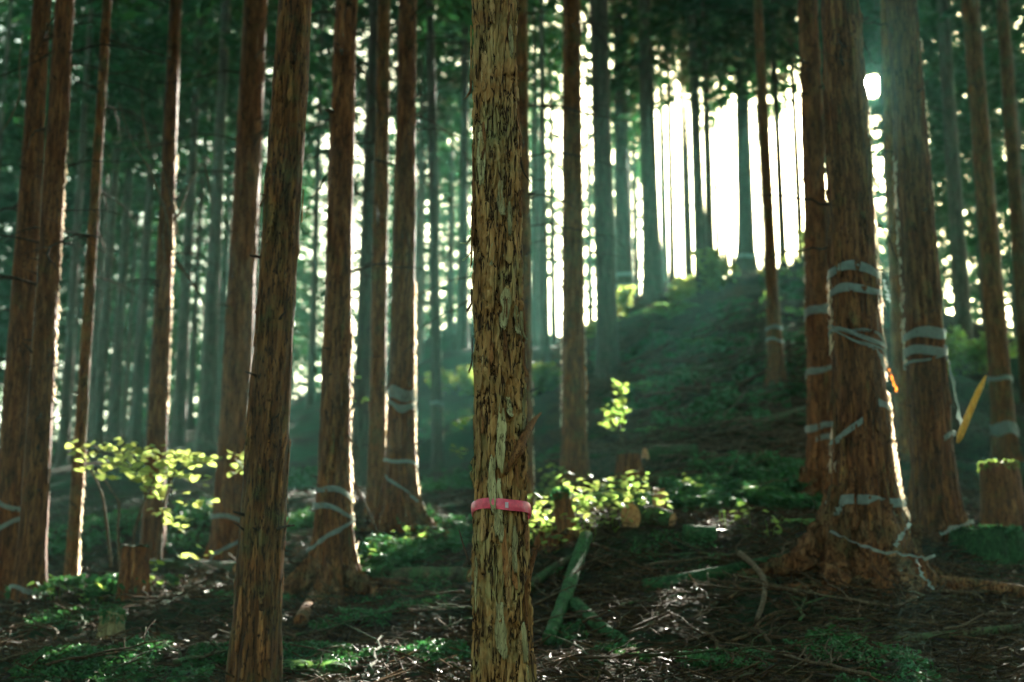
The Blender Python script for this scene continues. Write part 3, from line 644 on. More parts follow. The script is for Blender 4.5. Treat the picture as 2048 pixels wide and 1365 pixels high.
strand('bark_strip', [(1046, 600, 0), (1050, 660, 0), (1046, 720, 0)], [.004, .007, .003], M_flakeC, hroot, 6)

# ------------------------------------------------------------------ tapes
def h_of(tr, py): return at(1024, py, tr.B[1] - float(tr.rad(1.5)))[2] - tr.B[2]
def tape(tr, py, tilt, wpx, lab, mat=M_tape, name='marking_tape', seed=0, arc=None, sag=0.0, group=None, off=.014, rough=1.0):
    """band of tape round a trunk; tilt = how much lower its right side is, in photo pixels"""
    r = np.random.default_rng(seed + 11); pm = tr.B[1] / FPX; n = 72; a0, a1 = arc or (0, 2 * math.pi); th = np.linspace(a0, a1, n)
    h0 = h_of(tr, py); h = h0 - tilt * pm / 2 * np.cos(th) + sag * pm * np.sin(th) + .012 * rough * np.sin(th * 3 + seed)
    wd = wpx * pm * (1 + .25 * rough * np.interp(th, np.linspace(a0, a1, 9), r.uniform(-1, 1, 9)))
    rows = []
    for q, e in zip(np.linspace(-.5, .5, 5), (0, .002, .003, .002, 0)):
        hq = h + q * wd; c = tr.c(hq); rd = tr.rad(hq, th) + off + e + .004 * rough * np.sin(th * 7 + q * 5 + seed)
        rows.append(np.stack([c[:, 0] + rd * np.cos(th), c[:, 1] + rd * np.sin(th), hq], -1))
    V = np.stack(rows, 1); i = np.arange(n - 1)[:, None] * 5; j = np.arange(4)[None]; q = np.stack([i + j, i + j + 1, i + 6 + j, i + 5 + j], -1).reshape(-1, 4)
    me = new_mesh(name, V.reshape(-1, 3), q, mat); kw = dict(label=lab, category='tape')
    if group: kw['group'] = group
    o = link(name, me, None, **kw); o.location = tr.B; return o
G_t = 'pale plastic tapes round the trunks'
S, Tt, Rr, Gg = TREES['s'], TREES['t'], TREES['r'], TREES['g']
tape(S, 541, 12, 20, 'pale wide tape round the largest tree, topmost of its tapes', seed=1, sag=-8, group=G_t)
tape(S, 579, 6, 16, 'pale tape round the largest tree, second from the top', seed=2, sag=-3, group=G_t)
tape(S, 672, 42, 9, 'tangled pale tape slanting down to the right across the largest tree', seed=3, group=G_t)
tape(S, 684, 54, 6, 'thin lower strand of the slanting tangle across the largest tree', seed=4, group=G_t, rough=2)
tape(S, 662, 34, 5, 'thin upper strand of the slanting tangle across the largest tree', seed=5, group=G_t, rough=2)
tape(S, 806, 4, 14, 'short pale tape on the right half of the largest tree at mid height', seed=6, arc=(-1.15, .7), group=G_t)
tape(S, 838, -75, 13, 'pale tape climbing from the left edge of the largest tree', seed=7, arc=(-3.6, -1.75), group=G_t)
tape(S, 1003, 3, 17, 'pale tape round the flared foot of the largest tree, lowest straight band', seed=8, group=G_t)
tape(Rr, 617, -12, 22, 'broad pale tape on the half hidden taped red trunk, topmost', seed=9, group=G_t)
tape(Rr, 738, -10, 12, 'pale tape on the half hidden taped red trunk, second down', seed=10, group=G_t)
tape(Rr, 852, -6, 13, 'bright pale tape on the half hidden taped red trunk, third down', seed=12, group=G_t)
tape(Rr, 876, -14, 11, 'pale tape on the half hidden taped red trunk, lowest', seed=13, arc=(-2.2, .5), group=G_t)
tape(Tt, 665, -4, 20, 'upper pale tape round the big trunk right of the sun', seed=14, group=G_t)
tape(Tt, 700, 2, 18, 'lower pale tape round the big trunk right of the sun', seed=15, group=G_t)
tape(Tt, 716, -16, 5, 'thin loose strand under the tapes of the big trunk right of the sun', seed=16, group=G_t)
tape(Tt, 888, -60, 9, 'pale tape scrap slanting up low on the big trunk right of the sun', seed=17, arc=(-1.3, .2), group=G_t)
tape(Gg, 985, 12, 13, 'upper pale tape round the flared red trunk in the left half', seed=18, sag=-5, group=G_t)
tape(Gg, 1020, 22, 11, 'middle pale tape round the flared red trunk in the left half', seed=19, sag=-3, group=G_t)
tape(Gg, 1072, -62, 10, 'lowest pale tape slanting up to the right on the flared red trunk', seed=20, arc=(-2.7, .3), group=G_t)
tape(TREES['i'], 788, 4, 18, 'upper pale tape on the sunlit red trunk', seed=21, group=G_t, rough=2)
tape(TREES['i'], 812, 10, 12, 'crumpled lower pale tape on the sunlit red trunk', seed=22, group=G_t, rough=3)
tape(TREES['i'], 923, 8, 6, 'thin pale tape low on the sunlit red trunk', seed=23, group=G_t)
tape(TREES['i'], 975, 60, 6, 'slanting thin tape near the foot of the sunlit red trunk', seed=24, arc=(-2.6, -.3), group=G_t)
tape(TREES['e'], 1035, 12, 9, 'upper pale tape on the shaded trunk behind the big brown one', seed=25, group=G_t)
tape(TREES['e'], 1100, -55, 8, 'slanting pale tape low on the shaded trunk behind the big brown one', seed=26, arc=(-2.3, .2), group=G_t)
tape(TREES['b'], 1180, 14, 9, 'pale tape near the foot of the second trunk from the left', seed=27, group=G_t)
tape(TREES['a'], 1010, 26, 11, 'upper pale tape on the leftmost trunk', seed=28, group=G_t)
tape(TREES['a'], 1052, -30, 10, 'lower pale tape on the leftmost trunk', seed=29, group=G_t)
tape(TREES['w'], 756, 0, 9, 'upper pale tape on the trunk behind the stump', seed=30, group=G_t)
tape(TREES['w'], 858, 4, 20, 'broad crumpled tape on the trunk behind the stump', seed=31, group=G_t, rough=2)
tape(TREES['q'], 655, 0, 8, 'upper pale tape on the leaning slim trunk on the slope', seed=32, group=G_t)
tape(TREES['q'], 680, 6, 6, 'lower pale tape on the leaning slim trunk on the slope', seed=33, group=G_t)
tape(TREES['p'], 512, 0, 7, 'pale tape on the crest trunk with spreading roots', seed=34, group=G_t)
tape(TREES['n'], 548, 0, 8, 'upper pale tape on the misty trunk at the start of the ridge', seed=35, group=G_t)
tape(TREES['n'], 572, 3, 8, 'lower pale tape on the misty trunk at the start of the ridge', seed=36, group=G_t)
tape(TREES['j'], 806, 3, 7, 'pale tape on the slim grey trunk left of the pink-taped one', seed=37, group=G_t)
o = tape(hero, 1015, 4, 21, 'bright pink tape tied round the sharp foreground trunk', M_pink, 'pink_tape', 40, sag=-7, off=.009, rough=.3)
# white square and the knot of the pink tape are its parts
P_ = at(1012, 1010, 6 - .145) - np.array(o.location); ka = -math.acos(np.clip((P_[0] - hero.c(P_[2])[0]) / float(hero.rad(P_[2])), -1, 1))
hq = np.array([P_[2] - .011, P_[2] + .013]); aa = ka + np.linspace(-.055, .055, 4); A2, H2 = np.meshgrid(aa, hq, indexing='ij'); rr = hero.rad(H2, A2) + .0155; c = hero.c(H2)
V = np.stack([c[..., 0] + rr * np.cos(A2), rr * np.sin(A2), H2], -1).reshape(-1, 3)
link('white_patch', new_mesh('white_patch', V, np.array([[0, 2, 3, 1], [2, 4, 5, 3], [4, 6, 7, 5]]), M_white), o)
kn = strand('knot', [(1049, 1026, -.02), (1054, 1034, -.01), (1053, 1044, 0), (1056, 1052, .01)], [.008, .012, .006, .003], M_pink, hroot, 6); kn.parent = o
def ribbon(name, pts, wd, mat, lab, cat='tape', Yd=10, seed=0):
    P = np.array([at(p[0], p[1], Yd + (p[2] if len(p) > 2 else 0)) for p in pts]); n = 24; s_ = np.linspace(0, len(P) - 1, n)
    Pi = np.stack([np.interp(s_, np.arange(len(P)), P[:, a]) for a in range(3)], -1)
    for _ in range(3): Pi[1:-1] = (Pi[:-2] + 2 * Pi[1:-1] + Pi[2:]) / 4
    T = unit(np.gradient(Pi, axis=0)); N = unit(np.cross(T, np.array([0, 1.0, 0]))); tw = np.sin(np.linspace(0, 7, n) + seed)[:, None] * .7
    rr0 = np.random.default_rng(int(abs(pts[0][0] + pts[0][1]))); Pi[1:] += rr0.normal(0, .006, (n - 1, 3)); tw = tw * 1.6 + rr0.normal(0, .25, (n, 1)); wv = wd * (.75 + .4 * rr0.random((n, 1)))
    S_ = unit(N * np.cos(tw) + np.array([0, 1.0, 0]) * np.sin(tw)) * wv / 2; V = np.stack([Pi - S_, Pi, Pi + S_], 1).reshape(-1, 3)
    i = np.arange(n - 1)[:, None] * 3; j = np.arange(2)[None]; q = np.stack([i + j, i + j + 1, i + 4 + j, i + 3 + j], -1).reshape(-1, 4)
    o = new_mesh(name, V - Pi[0], q, mat); o = link(name, o, None, label=lab, category=cat); o.location = Pi[0]; return o
ribbon('loose_tape', [(1765, 560), (1772, 575), (1780, 605)], .03, M_tape, 'bright sunlit loose tape end hanging off the right edge of the largest tree', Yd=10.75)
ribbon('loose_tape', [(1660, 1062, .0), (1715, 1088, -.45), (1760, 1102, -.5), (1830, 1115, -.35), (1872, 1112, -.2)], .026, M_tape, 'twisted pale tape strung across the root flare of the largest tree', Yd=10.4)
ribbon('loose_tape', [(1790, 1092, -.35), (1805, 1070, -.35), (1822, 1045, -.3)], .035, M_tape, 'wide pale scrap rising to the right above the root flare of the largest tree', Yd=10.5)
ribbon('loose_tape', [(1832, 1118, -.3), (1845, 1150, -.4), (1868, 1180, -.5)], .025, M_tape, 'pale tape end running down over the right roots of the largest tree', Yd=10.4)
ribbon('loose_tape', [(1880, 1068, 0), (1910, 1055, 0), (1950, 1042, -.05)], .04, M_tape, 'pale tape lying between the big trunk right of the sun and the mossy stump', Yd=12)
ribbon('loose_tape', [(1888, 690, 0), (1905, 760, 0), (1925, 860, .1)], .035, M_tape, 'long tape tail hanging down right of the big trunk right of the sun', Yd=12.3)
ribbon('loose_tape', [(1690, 1005, 0), (1676, 1020, 0), (1672, 1030, 0)], .04, M_tape, 'short tape tail at the left end of the lowest band on the largest tree', Yd=10.4)
ribbon('loose_tape', [(1740, 690, 0), (1762, 710, 0), (1770, 745, 0)], .03, M_tape, 'tape tail dropping from the slanting tangle on the largest tree', Yd=10.55)
ribbon('orange_tape_or_lit_bark', [(1778, 738), (1785, 760), (1795, 785)], .02, M_orange, 'small orange tape fluttering at the right edge of the largest tree', Yd=10.8)
ribbon('orange_tape_or_lit_bark', [(1170, 735), (1176, 770), (1172, 800)], .014, M_orange, 'orange strip painted as sunlit bark on the right edge of the knobbly brown trunk', Yd=16.9)  # stands for bark fragments lit orange: the sunlight is in the strip's colour
# bright splinter
P0, P1_ = at(1915, 886, 12.2), at(1972, 752, 12.1)
t_ = np.linspace(0, 1, 12)[:, None]; P = P0 * (1 - t_) + P1_ * t_ + np.array([0, 0, .02]) * np.sin(t_ * 3)
V, Q, T = tube(P, np.interp(np.linspace(0, 1, 12), [0, .1, .8, 1], [.012, .032, .028, .006]), 7, True, .3, 2)
link('split_branch', new_mesh('split_branch', V - P0, [Q, T], M_splint), None, label='bright orange freshly split piece of wood leaning right of the big trunk', category='branch').location = P0

# ------------------------------------------------------------------ roots
def root_run(tree, az, L, r0, mat, seed, h0=.35):
    r = np.random.default_rng(seed); n = 26; t_ = np.linspace(0, 1, n); rb = float(tree.rad(.1, az)) * .55
    a = az + np.cumsum(r.normal(0, .06, n)); d = rb + t_ * L
    x = tree.B[0] + d * np.cos(a); y = tree.B[1] + d * np.sin(a); zg = H(x, y)
    z = zg + h0 * np.exp(-t_ * 5) + r0 * .25 * (1 - t_) - .25 * r0 * t_ + .01
    P = np.stack([x, y, z], -1) - tree.B; V, Q, T = tube(P, r0 * (1 - t_) ** .8 + .008, 18, True, .9, seed)
    k18 = np.arange(26 * 18); thr = (k18 % 18) * 2 * math.pi / 18; Pc = P[k18 // 18]; dd = V[:26 * 18] - Pc
    V[:26 * 18] = Pc + dd * (1 + .22 * np.cos(5 * thr + seed + 4 * (k18 // 18) / 26) + .12 * np.cos(9 * thr))[:, None]
    link('root', new_mesh('root', V, [Q, T], mat), tree.root)
for i, (az, L, r0, h0) in enumerate([(-2.8, 1.35, .14, .6), (-2.6, 1.0, .08, .45), (-2.38, 1.1, .11, .5), (-2.15, .7, .07, .4), (-1.95, .8, .10, .5), (-1.7, .5, .07, .45), (-1.5, .75, .10, .55), (-1.28, .5, .06, .4), (-1.08, .7, .09, .5), (-.85, .6, .06, .4), (-.65, .9, .09, .45), (-.4, .9, .07, .4), (-.15, 1.0, .07, .35), (3.3, .9, .12, .4), (.3, .7, .08, .3)]):
    root_run(S, az, L * .75, r0 * .9, M_root, 600 + i, h0)
for k_, lst in {'t': [(-2.6, .5, .07), (-1.9, .5, .07), (-1.3, .6, .08), (-.6, .8, .08), (-.1, .9, .07)], 'g': [(-2.5, .8, .09), (-2.0, .6, .06), (-1.2, .5, .06), (-.5, .7, .07), (-.1, .6, .05)], 'r': [(3.3, .6, .09), (-2.4, .5, .08), (-1.5, .4, .06)],
                'i': [(-.3, .7, .07), (-1.0, .4, .05), (-2.4, .4, .05), (.1, .6, .05)], 'p': [(-2.6, 1.4, .10), (-1.8, 1.2, .09), (-.9, 1.0, .08)], 'q': [(-2.2, .6, .06), (-1.3, .9, .06), (-.5, .6, .05)]}.items():
    for i, (az, L, r0) in enumerate(lst): root_run(TREES[k_], az, L, r0, M_root if k_ in 'tgri' else M_log, 700 + i + ord(k_), .2)
# red ragged bark strips and ridges on the big near trunks
for k_, n in (('s', 70), ('t', 36), ('f', 50), ('g', 24), ('r', 20)):
    tr = TREES[k_]; kk = [k for k in KEY if k[0] == k_][0]
    for i in range(n):
        py = random.uniform(0, kk[2] - 90); f = py / kk[2]; cx = kk[4] + (kk[1] - kk[4]) * f; hw = (kk[5] + (kk[3] - kk[5]) * f) / 2
        flake(cx + hw * random.uniform(-.95, 1.0), py, random.uniform(6, 14), random.uniform(40, 130), random.choice([.003, .008, .02]), (M_brown if k_ == 'f' else random.choice([M_red, M_red, M_brown])), 3000 + i + ord(k_) * 50, random.choice('bt'), 0, tr)

# ------------------------------------------------------------------ stumps and logs
def stump(px, py, wpx, hpx, Yd, mat, lab, lean=(0, 0), top=M_cut, seed=0, name='tree_stump', flare=.35):
    B = at(px, py, Yd); B[2] = Hs(B[0], B[1]); pm = depth(B) / FPX; r0 = wpx * pm / 2; hgt = hpx * pm + max(0, at(px, py, Yd)[2] - B[2])
    tr = Trunk(B, lean, r0, 0, 60, flare, seed + 5, 5, .012); root = empty(name, B, 0, label=lab, category='stump')
    hs = np.linspace(-.2, hgt, 40); me = tr.mesh(40, hs, mat, 'stump_body'); link('stump_body', me, root)
    rr = tr.rad(hgt, 0) * 1.02; th = np.arange(28) * 2 * math.pi / 28; r = np.random.default_rng(seed); c = tr.c(hgt)
    V = [[c[0], c[1], hgt + .015]] + [[c[0] + rr * math.cos(a), c[1] + rr * math.sin(a), hgt + r.uniform(-.015, .03)] for a in th]
    V = np.array(V); Tn = np.array([[0, 1 + i, 1 + (i + 1) % 28] for i in range(28)]); link('sawn_top', new_mesh('sawn_top', V, Tn, top, False), root)
    return root, tr, hgt
st1 = stump(2006, 1052, 72, 122, 14, M_red, 'tall sawn stump with a sunlit mossy rim near the right edge', seed=3)
st2 = stump(1975, 1115, 110, 50, 12.3, M_mosslog, 'low mossy stump in front of the tall sawn stump', top=M_mosslog, seed=4)
st3 = stump(1260, 982, 40, 62, 16.6, M_red, 'small dark stump with a leafy sapling growing from it', top=M_log, seed=5, flare=.5)
st4 = stump(262, 1232, 48, 100, 11.6, M_red, 'rotten dark red stump under the leafy shrub at left', top=M_log, seed=6)
st5 = stump(1318, 1012, 20, 30, 13.4, M_cut, 'tiny orange-topped cut stub beside the sunlit plants', seed=7)
st6 = stump(222, 1300, 36, 44, 10.2, M_flakeA, 'pale lichen-covered stub at the lower left', seed=8, top=M_flakeA)
st7 = stump(1138, 1078, 30, 88, 11.8, M_brown, 'leaning mossy post-like snag among the sunlit plants', lean=(-.18, 0), top=M_mosslog, seed=9)
st8 = stump(1112, 1092, 48, 18, 11.7, M_red, 'low rotten red-brown wood lump at the foot of the leaning snag', top=M_red, seed=10, flare=.5)
def rim_moss(st, n, mat, seed):
    root, tr, h = st; r = np.random.default_rng(seed); a = r.uniform(0, 6.28, n); d = float(tr.rad(h)) * (1.02 - .25 * r.random(n) ** 2)
    C = np.stack([d * np.cos(a), d * np.sin(a), h + r.uniform(-.06, .035, n)], -1) + tr.c(h) * [1, 1, 0]; U = unit(r.normal(0, 1, (n, 3)) + [0, 0, .8]); Wv = unit(np.cross(U, unit(r.normal(0, 1, (n, 3)))))
    V, Q = cards(C, U, Wv, r.uniform(.01, .03, n), r.uniform(.004, .01, n)); link('moss', new_mesh('moss', V, Q, mat, False), root, kind='stuff')
rim_moss(st1, 380, M_plant, 1); rim_moss(st2, 1400, M_moss, 2); rim_moss(st6, 300, M_moss, 3); rim_moss(st7, 300, M_moss, 4)
def log_(pts, r0, r1, mat, lab, k=14, seed=0, cut=True, name='fallen_log', cat='log', lift=.6, straight=True):
    W = [hit(*p[:2]) if len(p) == 2 else at(*p) for p in pts]; W = np.array(W); n = 26; s_ = np.linspace(0, len(W) - 1, n)
    P = np.stack([np.interp(s_, np.arange(len(W)), W[:, a]) for a in range(3)], -1)
    for _ in range(3): P[1:-1] = (P[:-2] + 2 * P[1:-1] + P[2:]) / 4
    rad = np.linspace(r0, r1, n); P[:, 2] += rad * lift
    V, Q, T = tube(P, rad, k, True, .35, seed); root = empty(name, P[0], 0, label=lab, category=cat)
    link('log_body', new_mesh('log_body', V - P[0], [Q, T], mat), root)
    if cut:
        for e, sgn in ((0, -1), (-1, 1)):
            d = unit(P[e] - P[1 if e == 0 else -2]); a = unit(np.cross(d, [0, 0, 1.0])); b = np.cross(d, a); th = np.arange(16) * 2 * math.pi / 16
            c = P[e] - P[0] + d * .004; V = np.r_[[c], [c + rad[e] * .96 * (a * math.cos(x) + b * math.sin(x)) for x in th]]
            link('cut_end', new_mesh('cut_end', V, np.array([[0, 1 + i, 1 + (i + 1) % 16] for i in range(16)]), M_cut, False), root)
    return root
log_([(1292, 935), (1392, 925)], .15, .14, M_log, 'short sawn log with an orange cut end below the dark slope', seed=1)
log_([(1230, 985), (1330, 958), (1450, 925), (1610, 880)], .06, .05, M_log, 'long thin fallen trunk slanting up behind the green ground cover', seed=2, cut=False)
log_([(1360, 900), (1480, 862), (1615, 822)], .06, .05, M_log, 'upper long fallen trunk on the dark slope', seed=3, cut=False)
log_([(1340, 768), (1440, 742), (1540, 716)], .11, .08, M_log, 'thick fallen trunk high on the slope left of the leaning tree', seed=4, cut=False)
log_([(740, 1168), (850, 1166), (945, 1164)], .075, .07, M_log, 'fallen log with a lit upper edge just left of the pink-taped trunk', seed=5)
log_([(285, 1145), (380, 1143), (480, 1150)], .09, .07, M_log, 'red-brown fallen log behind the rotten stump at left', seed=6)
log_([(1172, 1098), (1150, 1160), (1128, 1225), (1098, 1300)], .055, .045, M_mosslog, 'bright green mossy stick slanting down right of the pink-taped trunk', seed=7, cut=False, lift=1.5)
log_([(1150, 1225), (1200, 1270), (1260, 1310)], .05, .04, M_mosslog, 'lower mossy stick lying towards the bottom edge', seed=8, cut=False, lift=1)
log_([(1060, 1195), (1100, 1160), (1160, 1125)], .04, .03, M_log, 'brown stick leaning up to the right beside the mossy stick', seed=9, cut=False, lift=2)
log_([(1290, 1185), (1400, 1165), (1560, 1130)], .06, .05, M_mosslog, 'mossy thin log running left from the roots of the largest tree', seed=10, cut=False)
log_([(1480, 1142), (1510, 1165), (1532, 1195), (1530, 1235), (1515, 1275)], .022, .016, M_twigpale, 'pale curved stick arching in front of the largest tree', seed=11, cut=False, lift=6, name='curved_stick', cat='stick')
log_([(1262, 1052), (1300, 1048), (1345, 1055)], .12, .07, M_log, 'half buried grey log chunk behind the brown slash', seed=12)
log_([(1370, 1085), (1430, 1082)], .09, .07, M_mosslog, 'mossy lump of log in front of the green ground cover', seed=13, cut=False)
log_([(860, 1062), (900, 1060), (940, 1062)], .05, .04, M_cut, 'orange sunlit sliver of wood left of the pink-taped trunk', seed=14, cut=False)
log_([(560, 1080), (700, 1060), (930, 1010)], .04, .03, M_log, 'thin fallen pole crossing behind the flared red trunk', seed=15, cut=False)
log_([(1880, 1180), (1960, 1185), (2060, 1200)], .06, .05, M_root, 'bark-stripped pole lying right of the largest tree', seed=16, cut=False)
log_([(1790, 1290), (1920, 1275), (2060, 1260)], .035, .025, M_log, 'reddish pole at the lower right in front of the roots', seed=17, cut=False)
log_([(600, 1255), (625, 1205), (650, 1160)], .05, .05, M_root, 'orange split root slab at the foot of the flared red trunk', seed=18, cut=False)
log_([(660, 1180), (720, 1165), (745, 1130)], .03, .02, M_twigpale, 'pale stick leaning at the right foot of the flared red trunk', seed=19, cut=False, lift=4)
strand('leaning_stick', [(695, 870), (705, 885), (718, 900)], [.01, .012, .008], M_twigpale, None, 11.9, label='short pale stub sticking out right of the flared red trunk', category='stick')
strand('leaning_stick', [(700, 955), (725, 995), (752, 1060)], [.008, .012, .012], M_twigpale, None, 12.2, label='pale thin stick leaning right of the flared red trunk', category='stick')
# sticks strewn about: one mesh each, some shapes shared
SM = []
for i in range(8):
    L = random.uniform(.5, 1.5); P = wander((-L / 2, 0, 0), (L / 2, 0, 0), 9, .09, 40 + i); P[:, 2] = np.abs(P[:, 2]) * .6; g = Geo(); g.add(*tube(P, np.linspace(.016, .006, 9), 6, True, .3, i))
    for q in range(3):
        k = 2 + q * 2; g.add(*tube(wander(P[k], P[k] + np.array([random.uniform(.1, .3), random.choice([-1, 1]) * random.uniform(.1, .35), random.uniform(0, .12)]), 5, .12, q), np.linspace(.008, .003, 5), 5))
    SM.append(g)
SMm = [[g.mesh('fallen_branch', m) for m in (M_twig, M_twigpale, M_log)] for g in SM]
LMK = [(20, 1200, 'leftmost trunk'), (140, 1190, 'slender rim-lit trunk'), (262, 1200, 'rotten red stump'), (222, 1290, 'pale lichen stub'), (505, 1330, 'big foreground trunk'), (662, 1190, 'flared red trunk'), (800, 1060, 'sunlit red trunk'), (850, 1166, 'fallen log'), (1000, 1250, 'pink-taped trunk'),
       (1140, 1190, 'mossy slanting stick'), (1205, 1270, 'lower mossy stick'), (1520, 1200, 'pale curved stick'), (1420, 1160, 'mossy thin log'), (1735, 1200, 'largest tree'), (1900, 1180, 'bark-stripped pole'), (1975, 1110, 'low mossy stump'), (1920, 1275, 'lower right pole'),
       (1340, 930, 'short sawn log'), (1260, 950, 'small dark stump'), (1450, 925, 'long thin fallen trunk'), (1480, 860, 'upper fallen trunk'), (1440, 742, 'thick fallen trunk'), (1552, 740, 'leaning slim trunk'), (1640, 900, 'taped red trunk'), (1490, 590, 'crest trunk'), (1240, 810, 'sunlit sapling'), (1149, 960, 'knobbly brown trunk'), (455, 1110, 'shaded red trunk'), (380, 1143, 'red-brown fallen log'), (1216, 740, 'trunk in the beam')]
USED = {}
def strew(px, py, ang, sc, mi, si, lab, group=None, lift=.05):
    p = hit(px, py); l = min(LMK, key=lambda q: math.hypot(px - q[0], 1.4 * (py - q[1]))); dx, dy = px - l[0], py - l[1]
    pos = ('right of' if dx > 0 else 'left of') if abs(dx) > abs(dy) * .9 else ('below' if dy > 0 else 'above')
    near = 'just ' if math.hypot(dx, dy) < 60 else ''
    lab = f"{'tiny' if sc < .5 else 'short' if sc < .7 else 'long' if sc > 1.3 else 'middling'} {('brown', 'pale', 'dark mossy')[mi]} fallen branch {near}{pos} the {l[2]}"
    kw = dict(label=lab, category='branch', group='fallen branches, ' + lab)
    o = link('fallen_branch', SMm[si % 8][mi], None, **kw); e = .3
    nx = -(Hs(p[0] + e, p[1]) - Hs(p[0] - e, p[1])) / (2 * e); ny = -(Hs(p[0], p[1] + e) - Hs(p[0], p[1] - e)) / (2 * e)
    o.location = p + np.array([0, 0, lift]); o.scale = (sc,) * 3
    q = Vector((nx, ny, 1)).to_track_quat('Z', 'Y'); o.rotation_mode = 'QUATERNION'
    o.rotation_quaternion = Vector((0, 0, 1)).rotation_difference(Vector((nx, ny, 1)).normalized()) @ Matrix.Rotation(ang, 3, 'Z').to_quaternion()
for i in range(130):
    right = i < 78
    px = random.uniform(1070, 2040) if right else random.uniform(20, 940); py = random.uniform(1110 if right else 1160, 1362)
    strew(px, py, random.uniform(0, math.pi), random.uniform(.35, .85), random.choice([0, 0, 2, 0, 1]), i, 'thin dead branch lying in the slash ' + ('right of the pink-taped trunk' if right else 'left of the pink-taped trunk'), 'fallen branches ' + ('right' if right else 'left') + ' of the pink-taped trunk', random.uniform(.01, .12))
for i in range(60):
    strew(random.uniform(1200, 1640), random.uniform(640, 1000), random.uniform(-.2, .7), random.uniform(.9, 2.0), random.choice([0, 2, 2, 1]), i, 'dead branch lying on the dark slope left of the largest tree', 'branches on the slope', .06)
for i in range(30):
    strew(random.uniform(60, 1130), random.uniform(960, 1130), random.uniform(0, 3), random.uniform(.6, 1.2), random.choice([0, 2]), i, 'dead branch lying on the shaded ground behind the nearer trunks', 'branches on the far left ground', .05)

# ------------------------------------------------------------------ litter, moss and ground cover (uncountable)
def scatter(n, y0, y1, wide=.40, pw=1.0):
    y = y0 + (y1 - y0) * rng.random(n) ** pw; x = y * rng.uniform(-wide, wide, n) ; return x, y
g = Geo(); x, y = scatter(19000, 6.0, 19, .42, 1.1); z = H(x, y)
for i in range(len(x)):
    L = random.uniform(.08, .5); a = random.uniform(0, 6.28); n = 4; p = np.array([x[i], y[i], z[i] + random.uniform(0, .05)]); d = np.array([math.cos(a), math.sin(a), random.uniform(-.1, .4)])
    P = p + d * np.linspace(-.5, .5, n)[:, None] * L + rng.normal(0, .015, (n, 3)) * L; g.add(*tube(P, random.choice([.0015, .002, .003, .006]), 3, False))
link('twig_litter', g.mesh('twig_litter', M_twig), None, kind='stuff', label='fine twigs littering the forest floor', category='twigs')
x, y = scatter(46000, 5.6, 24, .42, .9); z = H(x, y); n = len(x)
C = np.stack([x, y, z + rng.uniform(.0, .05, n)], -1); U = unit(np.stack([rng.normal(size=n), rng.normal(size=n), rng.normal(0, .35, n)], -1)); Wv = unit(np.cross(U, unit(rng.normal(0, .6, (n, 3)) + [0, 0, 1])))
V, Q = cards(C, U, Wv, rng.uniform(.03, .09, n), rng.uniform(.004, .014, n)); link('needle_litter', new_mesh('needle_litter', V, Q, M_litter, False), None, kind='stuff', label='brown dead needle sprays covering the forest floor', category='litter')
def carpet(name, mat, pts, lab, cat, size=(.02, .045), hgt=.10, wfac=.55):
    C = []
    for (px, py, rx, n) in pts:
        p = hit(px, py); a = rng.uniform(0, 2 * math.pi, n); d = np.sqrt(rng.random(n)) * rx * p[1] / FPX
        xx = p[0] + d * np.cos(a); yy = p[1] + d * np.sin(a) * 1.3; m = fbm(np.stack([xx * 3, yy * 3, xx * 0], -1), 2, 3) > .42; xx, yy = xx[m], yy[m]
        C.append(np.stack([xx, yy, H(xx, yy) + rng.uniform(.0, hgt, len(xx))], -1))
    C = np.concatenate(C); C = C[keep_mask(C)]; n = len(C); U = unit(rng.normal(0, 1, (n, 3)) * [1, 1, .5]); Wv = unit(np.cross(U, unit(rng.normal(0, .5, (n, 3)) + [0, 0, 1])))
    s_ = rng.uniform(*size, n); V, Q = cards(C, U, Wv, s_, s_ * wfac); link(name, new_mesh(name, V, Q, mat, False), None, kind='stuff', label=lab, category=cat)
carpet('ground_cover', M_moss, [(1400, 985, 90, 2600), (1500, 1010, 120, 4000), (1600, 1020, 90, 2800), (1350, 1020, 80, 1800), (1460, 940, 110, 2200), (1560, 960, 80, 1600), (1700, 1040, 60, 900)], 'low green ground cover in the hollow left of the largest tree', 'ground cover', (.02, .05), .16)
carpet('moss', M_moss, [(380, 1310, 120, 6000), (300, 1350, 120, 5000), (640, 1320, 110, 5000), (700, 1250, 80, 2500), (850, 1320, 90, 3000), (120, 1340, 90, 3000), (1240, 1320, 60, 2000), (1750, 1340, 120, 3500), (1450, 1330, 100, 2500), (1150, 1280, 50, 1500), (1350, 1120, 90, 1800), (1650, 1300, 80, 1500), (500, 1200, 90, 2000), (800, 1220, 110, 3000), (1120, 1180, 60, 1800), (150, 1250, 90, 2000)], 'dark green moss over the lowest foreground', 'moss', (.008, .022), .07)
carpet('undergrowth', M_moss, [(820, 1120, 110, 3500), (760, 1150, 80, 2000), (580, 1060, 120, 2500), (880, 1060, 90, 2200), (400, 1060, 150, 3000), (900, 980, 90, 2000), (1080, 930, 60, 1500), (200, 1080, 120, 2400), (90, 1200, 70, 1600), (260, 1185, 90, 1800), (880, 860, 90, 1800), (640, 960, 80, 1500)], 'low green undergrowth between the trunks of the left half', 'undergrowth', (.02, .05), .15)
carpet('slope_moss', M_moss, [(1300, 800, 120, 3500), (1400, 720, 140, 4000), (1500, 780, 120, 3500), (1420, 850, 120, 3000), (1340, 700, 90, 2500), (1550, 700, 90, 2500), (1260, 700, 80, 2000), (1480, 640, 90, 2500), (1590, 600, 70, 2000)], 'mossy green cover on the dark slope under the ridge', 'moss', (.03, .075), .2)

